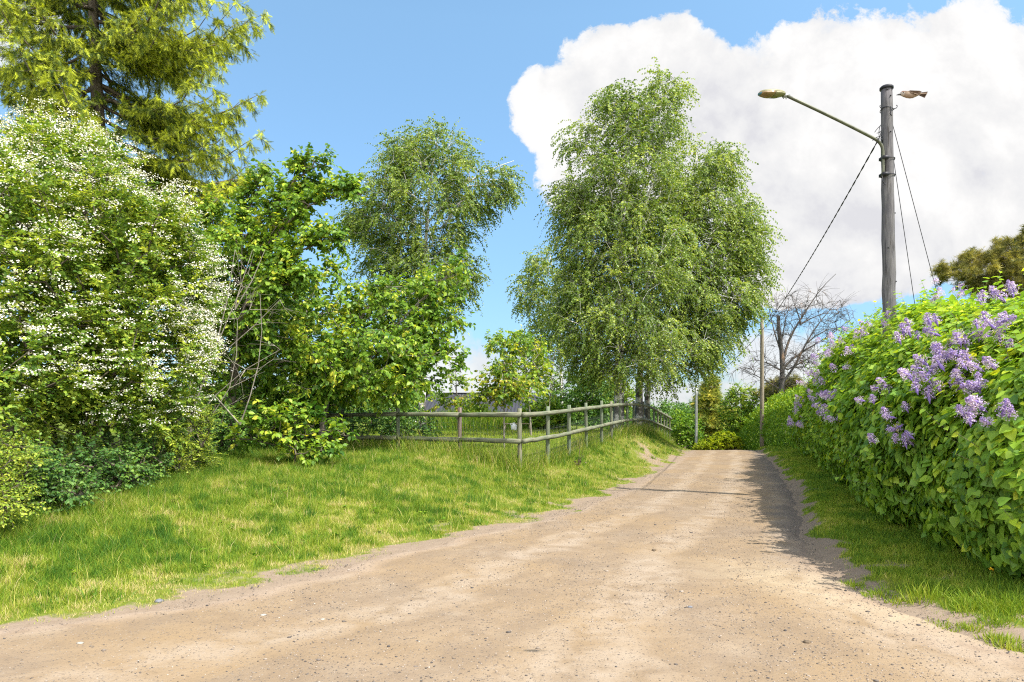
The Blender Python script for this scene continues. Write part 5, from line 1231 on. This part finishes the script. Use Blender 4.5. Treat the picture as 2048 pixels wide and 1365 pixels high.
# ------------------------------------------------------------------ house behind the garden
def corrugated(name, c0, c1, a):
    m, nt = new_mat(name); g = NT(nt); tc = g.n('ShaderNodeTexCoord'); f = g.noise(tc.outputs['Object'], 1.5, 4)
    p = g.n('ShaderNodeBsdfPrincipled'); p.inputs['Roughness'].default_value = .8
    g.l(g.ramp(f, [(.3, c0), (.7, c1)]), p.inputs['Base Color']); o = g.n('ShaderNodeOutputMaterial'); g.l(p.outputs[0], o.inputs[0]); return m
def house():
    Y = 42; x0 = P(845, 0, Y)[0]; x1 = P(1064, 0, Y)[0]; zg = H1((x0 + x1) / 2, Y); b = np.array([(x0 + x1) / 2, Y, zg])
    t = thing('house', b, 'low dark house with corrugated grey blue metal roof behind the garden', 'house')
    mroof = corrugated('roof_sheet', (.020, .021, .031), (.031, .033, .045), 0); mwall = corrugated('wall_sheet', (.03, .032, .045), (.055, .055, .07), 0)
    ez = P(0, 832, Y)[2]; rz = P(0, 787, Y + 1.4)[2]
    def sheet(p00, p10, p01, n, amp, th=.03):
        """corrugated sheet spanned by p00->p10 (across the ribs) and p00->p01 (along), with thickness"""
        p00, p10, p01 = map(np.array, (p00, p10, p01)); ax = p10 - p00; al = p01 - p00; nr = np.cross(ax, al); nr = nr / np.linalg.norm(nr)
        s = np.linspace(0, 1, n * 4 + 1); h = amp * np.array([0, 0, 1, 1])[np.arange(len(s)) % 4]
        A = p00 + ax * s[:, None] + nr * h[:, None]; B = A + al; C = A - nr * th; D = B - nr * th
        V = np.concatenate([A, B, C, D]); m = len(s); i = np.arange(m - 1)
        return V, [np.concatenate([np.stack([i, i + 1, m + i + 1, m + i], 1), np.stack([2 * m + i, 3 * m + i, 3 * m + i + 1, 2 * m + i + 1], 1)])]
    mb = MB(); V, G = sheet((x0 - .25, Y - .35, ez), (x1 + .25, Y - .35, ez), (x0 + .1, Y + 2.2, rz), 34, .035); mb.add(V, G)
    V, G = sheet((x1 + .25, Y + 4.8, ez), (x0 - .25, Y + 4.8, ez), (x1 + .25, Y + 2.2, rz), 34, .035); mb.add(V, G); r = mb.build('roof', mroof, t, b)
    mb = MB(); mb.box(((x0 + x1) / 2, Y + 2.2, rz + .03), (x1 - x0 + .5, .25, .06)); mb.build('ridge_cap', mroof, r, b)
    mb = MB(); V, G = sheet((x0, Y, zg - .2), (x1, Y, zg - .2), (x0, Y, ez + .02), 30, .02, .1); mb.add(V, G)
    for xx in (x0, x1):
        v = np.array([[xx, Y, zg - .2], [xx, Y + 4.4, zg - .2], [xx, Y + 4.4, ez], [xx, Y + 2.2, rz - .08], [xx, Y, ez]]); w = v + [.1 if xx == x0 else -.1, 0, 0]
        mb.add(np.r_[v, w], [[[0, 1, 2, 3, 4], [9, 8, 7, 6, 5]]])
    mb.box(((x0 + x1) / 2, Y + 4.4, (zg + ez) / 2 - .1), (x1 - x0 - .2, .1, ez - zg)); mb.build('wall', mwall, t, b)
    mb = MB(); cx = P(960, 0, Y)[0]; cz = P(0, 850, Y)[2]
    for dx in (-.62, .62): mb.box((cx + dx, Y - .03, cz), (.06, .06, .9))
    for dz in (-.45, .45): mb.box((cx, Y - .03, cz + dz), (1.18, .06, .06))
    w = mb.build('window', M['white'], t, b); mb = MB(); mb.box((cx, Y - .012, cz), (1.18, .02, .84))
    m, nt = new_mat('window_glass'); g = NT(nt); p = g.n('ShaderNodeBsdfPrincipled'); p.inputs['Base Color'].default_value = (.03, .04, .05, 1); p.inputs['Roughness'].default_value = .08
    o = g.n('ShaderNodeOutputMaterial'); g.l(p.outputs[0], o.inputs[0]); mb.build('pane', m, w, b)
    # small white garden box left of the house
    Y = 33; c = P(832, 848, Y); zg = H1(c[0], Y); bb_ = np.array([c[0], Y, zg]); t = thing('storage_box', bb_, 'low white storage box half hidden in leaves behind the second fence bay', 'box')
    mb = MB(); mb.box((c[0], Y, zg + (c[2] - zg) * .5 + .07), (.85, .5, c[2] - zg + .14)); mb.build('box_body', M['white'], t, bb_)
    mb = MB(); mb.box((c[0], Y, c[2] + .16), (.92, .56, .05)); mb.box((c[0], Y - .29, c[2] + .10), (.10, .03, .06)); mb.build('lid', M['white'], t, bb_)
    # white canister
    Y = 27; X = P(1028, 0, Y)[0]; zg = H1(X, Y); bb_ = np.array([X, Y, zg]); t = thing('canister', bb_, 'white plastic canister standing on the lawn just left of the corner post', 'canister')
    mb = MB(); mb.lathe([(.10, 0), (.115, .02), (.115, .20), (.10, .235), (.045, .255), (.045, .28)], bb_, 12); mb.build('canister_body', M['white'], t, bb_)
    mb = MB(); mb.lathe([(.038, .28), (.048, .282), (.048, .315), (.02, .32)], bb_, 10); mb.tube(bb_ + np.array([[-.09, 0, .2], [-.15, 0, .24], [-.13, 0, .30], [-.05, 0, .27]]), .012, 6); mb.build('cap_and_handle', M['white'], t, bb_)
    # garden rail
    Y = 29; xa = P(1006, 0, Y)[0]; xb = P(1064, 0, Y)[0]; zr = P(0, 848, Y)[2]; zg = H1((xa + xb) / 2, Y); bb_ = np.array([(xa + xb) / 2, Y, zg]); t = thing('garden_bench', bb_, 'weathered wooden bench on the lawn behind the corner of the fence', 'bench')
    mb = MB()
    for k in range(3): mb.box(((xa + xb) / 2, Y + k * .13 - .13, zr), (xb - xa, .11, .035))
    mb.build('seat', M['plank'], t, bb_)
    for xx in (xa + .1, xb - .1):
        mb = MB(); mb.box((xx, Y, (zg + zr) / 2 - .02), (.07, .34, zr - zg - .035)); mb.build('leg', M['plank'], t, bb_)
house()

# ------------------------------------------------------------------ sparrow in flight
def sparrow():
    c = P(1821, 189, 3.5); rng = np.random.default_rng(931); Yd = 3.5; k = Yd / F
    mb = MB()
    # stations along the body from bill base to rump, x in photo pixels relative to 1821
    st = [(-21, -.5, 2.0, 2.0), (-19, -1.2, 4.2, 4.0), (-16, -1.4, 6.0, 5.4), (-12, -.6, 7.0, 6.2), (-6, .6, 8.0, 7.2), (0, 1.2, 8.2, 7.4), (6, 1.0, 7.2, 6.6), (12, .0, 5.4, 5.0), (17, -1.0, 3.6, 3.4), (20, -1.4, 2.6, 2.6)]
    t = thing('sparrow', c, 'small brown sparrow gliding past the top of the lamp pole', 'bird')
    st = [(x, dz, h * .84, w * .9) for x, dz, h, w in st]; K = 14; a = np.arange(K) * 2 * math.pi / K; V = []; tv = []
    for x, dz, h, w in st:
        V.append(np.c_[np.full(K, x), np.cos(a) * w, np.sin(a) * h - dz]); tv.append(np.sin(a))
    V = np.concatenate(V) * k + c; n = len(st)
    q = [[i * K + j, i * K + (j + 1) % K, (i + 1) * K + (j + 1) % K, (i + 1) * K + j] for i in range(n - 1) for j in range(K)]
    m, nt = new_mat('sparrow_plumage'); g = NT(nt); tc = g.n('ShaderNodeTexCoord'); se = g.n('ShaderNodeSeparateXYZ'); g.l(tc.outputs['Object'], se.inputs[0])
    f = g.noise(g.mapping(tc.outputs['Object'], (60, 200, 200)), 1, 4)
    back = g.ramp(f, [(.35, (.06, .036, .02)), (.65, (.17, .105, .06))]); belly = g.ramp(f, [(.3, (.20, .145, .10)), (.7, (.31, .24, .18))])
    zz = g.math('MULTIPLY_ADD', se.outputs[2], 110, .1, clamp=True); col = g.mix(zz, belly, back)
    col = g.mix(g.math('LESS_THAN', se.outputs[0], -.0375), col, g.mix(g.math('GREATER_THAN', se.outputs[2], .007), (.34, .31, .27), (.12, .05, .028)))
    p = g.n('ShaderNodeBsdfPrincipled'); p.inputs['Roughness'].default_value = .85; g.l(col, p.inputs['Base Color']); o = g.n('ShaderNodeOutputMaterial'); g.l(p.outputs[0], o.inputs[0])
    obj('body', V, [q, [list(range(K))[::-1], [(n - 1) * K + j for j in range(K)]]], m, t, c, smooth=True)
    def pc(*pp): return np.array([[x * k, y * k, -z * k] for x, y, z in pp]) + c
    dk = surf_mat('bill_black', [(.3, (.02, .018, .018)), (.7, (.05, .045, .04))], (50, 50, 50), 1, .4, 0)
    br = surf_mat('flight_feather', [(.3, (.06, .042, .028)), (.55, (.16, .11, .075)), (.75, (.28, .21, .155))], (20, 260, 260), 1, .8, .2, .001)
    mb = MB(); mb.tube(pc((-19, 0, -.2), (-24, 0, .8), (-29, 0, 1.8)), [2.5 * k, 1.5 * k, .2 * k], 8); mb.build('bill', dk, t, c, smooth=True)
    mb = MB()
    for s in (-1, 1):
        cc = pc((-17, s * 4.9, -1.8))[0]; mb.lathe([(.1 * k, -1.1 * k), (.9 * k, -.6 * k), (1.2 * k, 0), (.9 * k, .6 * k), (.1 * k, 1.1 * k)], cc, 8)
    mb.build('eyes', dk, t, c, smooth=True)
    for s in (-1, 1):   # wings folded back along the flanks, with layered flight feathers
        mb = MB()
        for i in range(7):
            z0 = -3.6 + i * .75; L = 27 - i * 1.6; y0 = s * (4.2 + .50 * i)
            A = pc((-9 + i, y0, z0), (-4 + i, y0 + s * .9, z0 - 1.6), (L * .55, y0 + s * .7, z0 - 1.0 + .3 * i), (L - 6, y0 * .75, z0 + .4 + .4 * i), (L * .5, y0 + s * .6, z0 + 1.6 + .3 * i), (-4 + i, y0 + s * .8, z0 + 1.5))
            B = A + np.array([0, s * .5 * k, 0]); mb.add(np.r_[A, B], [[[0, 1, 2, 3, 4, 5], [11, 10, 9, 8, 7, 6]], [[i_, (i_ + 1) % 6, 6 + (i_ + 1) % 6, 6 + i_] for i_ in range(6)]])
        mb.build('wing', br, t, c)
    mb = MB()
    for i in range(7):
        sp = (i - 3) / 3.0
        A = pc((17, sp * 1.4, -1.6 + sp * .8), (17, sp * 1.4, .4 + sp * .8), (31, sp * 4.0, 3.0 + sp * 2.4), (32, sp * 4.0, -.6 + sp * 3.0)); B = A + np.array([0, .5 * k, 0])
        mb.add(np.r_[A, B], [[[0, 1, 2, 3], [7, 6, 5, 4], [0, 1, 5, 4], [1, 2, 6, 5], [2, 3, 7, 6], [3, 0, 4, 7]]])
    mb.build('tail', br, t, c)
sparrow()

# ------------------------------------------------------------------ small things on the ground
def rock(px, py, r, mat, label, seed, name='stone', flat=.6):
    rng = np.random.default_rng(seed); Y = CAMZ * F / (py - HOR); X = (px - 1024) / F * Y
    onroad = XL(Y) < X < XR(Y); z = float(Zroad(np.array([X]), np.array([Y]))[0]) if onroad else H1(X, Y)
    V = _ico.copy(); Fc = _icf.copy(); vs = list(map(tuple, V)); cache = {}; nf = []
    def mid(a, b_):
        kk = (min(a, b_), max(a, b_))
        if kk not in cache: q = (np.array(vs[a]) + np.array(vs[b_])); q /= np.linalg.norm(q); vs.append(tuple(q)); cache[kk] = len(vs) - 1
        return cache[kk]
    for a, b_, c in Fc:
        d, e, f = mid(a, b_), mid(b_, c), mid(c, a); nf += [[a, d, f], [d, b_, e], [f, e, c], [d, e, f]]
    V = np.array(vs); V *= (1 + rng.normal(0, .10, (len(V), 1))); V *= np.array([r * rng.uniform(1, 1.4), r, r * flat])
    b = np.array([X, Y, z + r * flat * .35]); o = obj(name, V + b, [nf], mat, None, b)
    tag(o, label, name)
rock(318, 1206, .032, M['stone'], 'blue grey stone lying in the sparse grass at the left road edge', 1)
rock(160, 1293, .019, M['stone_w'], 'flat white stone on the dirt at the lower left of the road', 2, flat=.35)
rock(527, 1234, .020, M['stone_w'], 'pale flat stone on the left half of the road, nearest the grass edge bend', 3, flat=.3)
rock(645, 1240, .016, M['stone_w'], 'small cream stone on the road right of the pale flat stone', 4, flat=.35)
rock(1308, 1102, .026, M['clod'], 'small brown clod in the middle of the sunny road', 5, 'clod')
rock(1614, 1288, .020, M['clod'], 'dark brown clod on the right half of the road near the sandy patch', 6, 'clod')
rock(1380, 1220, .017, M['stone'], 'small grey pebble in the centre of the road foreground', 7)

def tuft(px, py, label, seed, n, h, ti, spread=.09, name='grass_tuft'):
    rng = np.random.default_rng(seed); Y = 1.5 * F / (py - HOR); X = (px - 1024) / F * Y
    b = np.array([X, Y, H1(X, Y) - .01]); x = X + spread * np.clip(rng.normal(0, .8, n), -1.5, 1.5); y = Y + spread * np.clip(rng.normal(0, .8, n), -1.5, 1.5); z = hgt(x, y) - .01
    up = np.c_[(x - X) * 3, (y - Y) * 3, np.ones(n)] + rng.normal(0, .15, (n, 3)); an = rng.random(n) * 6.283; bl = .5 * rng.random(n)
    V, G, ix = scatter(BLADE, np.c_[x, y, z], up, np.c_[rng.normal(size=(n, 2)), np.zeros(n)], h * rng.uniform(.5, 1.1, n), .006 + .003 * rng.random(n), np.c_[np.cos(an) * bl, np.sin(an) * bl, -bl * .4])
    tag(obj(name, V, G, M['grass'], None, b, np.clip(ti + rng.normal(0, .12, n), 0, 1)[ix]), label, 'grass tuft', 'grass tufts in front of the lilac hedge')
tuft(1848, 1186, 'spiky grass tuft with pale stalks on the worn edge before the hedge', 21, 130, .20, .62)
tuft(1985, 1200, 'brightest lush grass tuft in the sun at the lower right by the hedge foot', 22, 420, .16, .50, .17)
tuft(2035, 1205, 'sunlit grass tuft at the right edge of the photo under the hedge', 23, 300, .15, .52, .14)
tuft(1990, 1228, 'small low grass tuft on bare sand below the brightest tuft', 24, 160, .10, .52, .08)
tuft(1885, 1178, 'leafy weed tuft just right of the spiky stalks', 25, 130, .12, .45, .08)
tuft(1700, 1150, 'flat sunlit grass patch where the road shadow ends', 26, 260, .07, .60, .08)
tuft(2035, 1270, 'sparse yellowing grass tuft lowest in the right corner', 27, 190, .09, .68, .07)
tuft(1760, 1168, 'low yellow green tuft left of the spiky stalks on the worn edge', 29, 220, .08, .58, .09)
tuft(1800, 1182, 'flat trodden tuft in the sun between two sandy spots', 30, 200, .07, .64, .08)
tuft(1930, 1205, 'mid sized bright tuft left of the brightest lush tuft', 31, 260, .11, .54, .09)
tuft(1940, 1232, 'thin low tuft with sand around it below the mid sized tuft', 32, 150, .07, .62, .06)
tuft(2000, 1255, 'ragged tuft above the lowest yellowing one in the right corner', 33, 190, .09, .60, .07)
tuft(1880, 1225, 'short dry grass tuft on the sandy road edge', 28, 110, .07, .68, .08)

def dead_weed():
    rng = np.random.default_rng(951); Y = 16.9; X = (1155 - 1024) / F * Y; b = np.array([X, Y, H1(X, Y) - .02])
    t = thing('dead_weed', b, 'dark dried weed stalk on the bank below the fence', 'weed')
    mb = MB()
    for i in range(5):
        T = twigs(b[None] + rng.normal(0, .02, (1, 3)), np.array([[rng.normal(.15, .3), rng.normal(0, .2), 1]]), 1, .75 if i == 0 else .4, .1, .0, 4, rng); V, q = twig_mesh(T, .009); mb.add(V, [q])
    mb.build('stalk', M['clod'], t, b)
    n = 26; pos = b + rng.normal(0, 1, (n, 3)) * [.07, .06, .05] + [0, 0, .10]; V, G, ix = scatter(OVATE, pos, rdir(n, rng), rdir(n, rng), .06); obj('withered_leaves', V, G, M['clod'], t, b, np.full(len(V), .5))
dead_weed()

def dandelion():
    rng = np.random.default_rng(961); b = np.array([4.12, 5.9, H1(4.12, 5.9)]); t = thing('dandelion', b, 'yellow dandelion flower in the grass at the hedge foot', 'flower')
    mb = MB(); mb.tube(b + np.array([[0, 0, 0], [.005, 0, .08], [.015, -.01, .16]]), .0025, 6); mb.build('stem', M['hedge'], t, b)
    n = 40; c = b + [.015, -.01, .165]; y = rdir(n, rng) * [1, 1, .3] + [0, 0, .2]; V, G, ix = scatter(RHOMB, np.tile(c, (n, 1)), y, np.tile([0, 0, 1.], (n, 1)), .022)
    obj('flower', V, G, surf_mat('dandelion_yellow', [(.3, (.75, .45, .02)), (.7, (.85, .60, .03))], (30, 30, 30), 1, .7, 0), t, b)
dandelion()
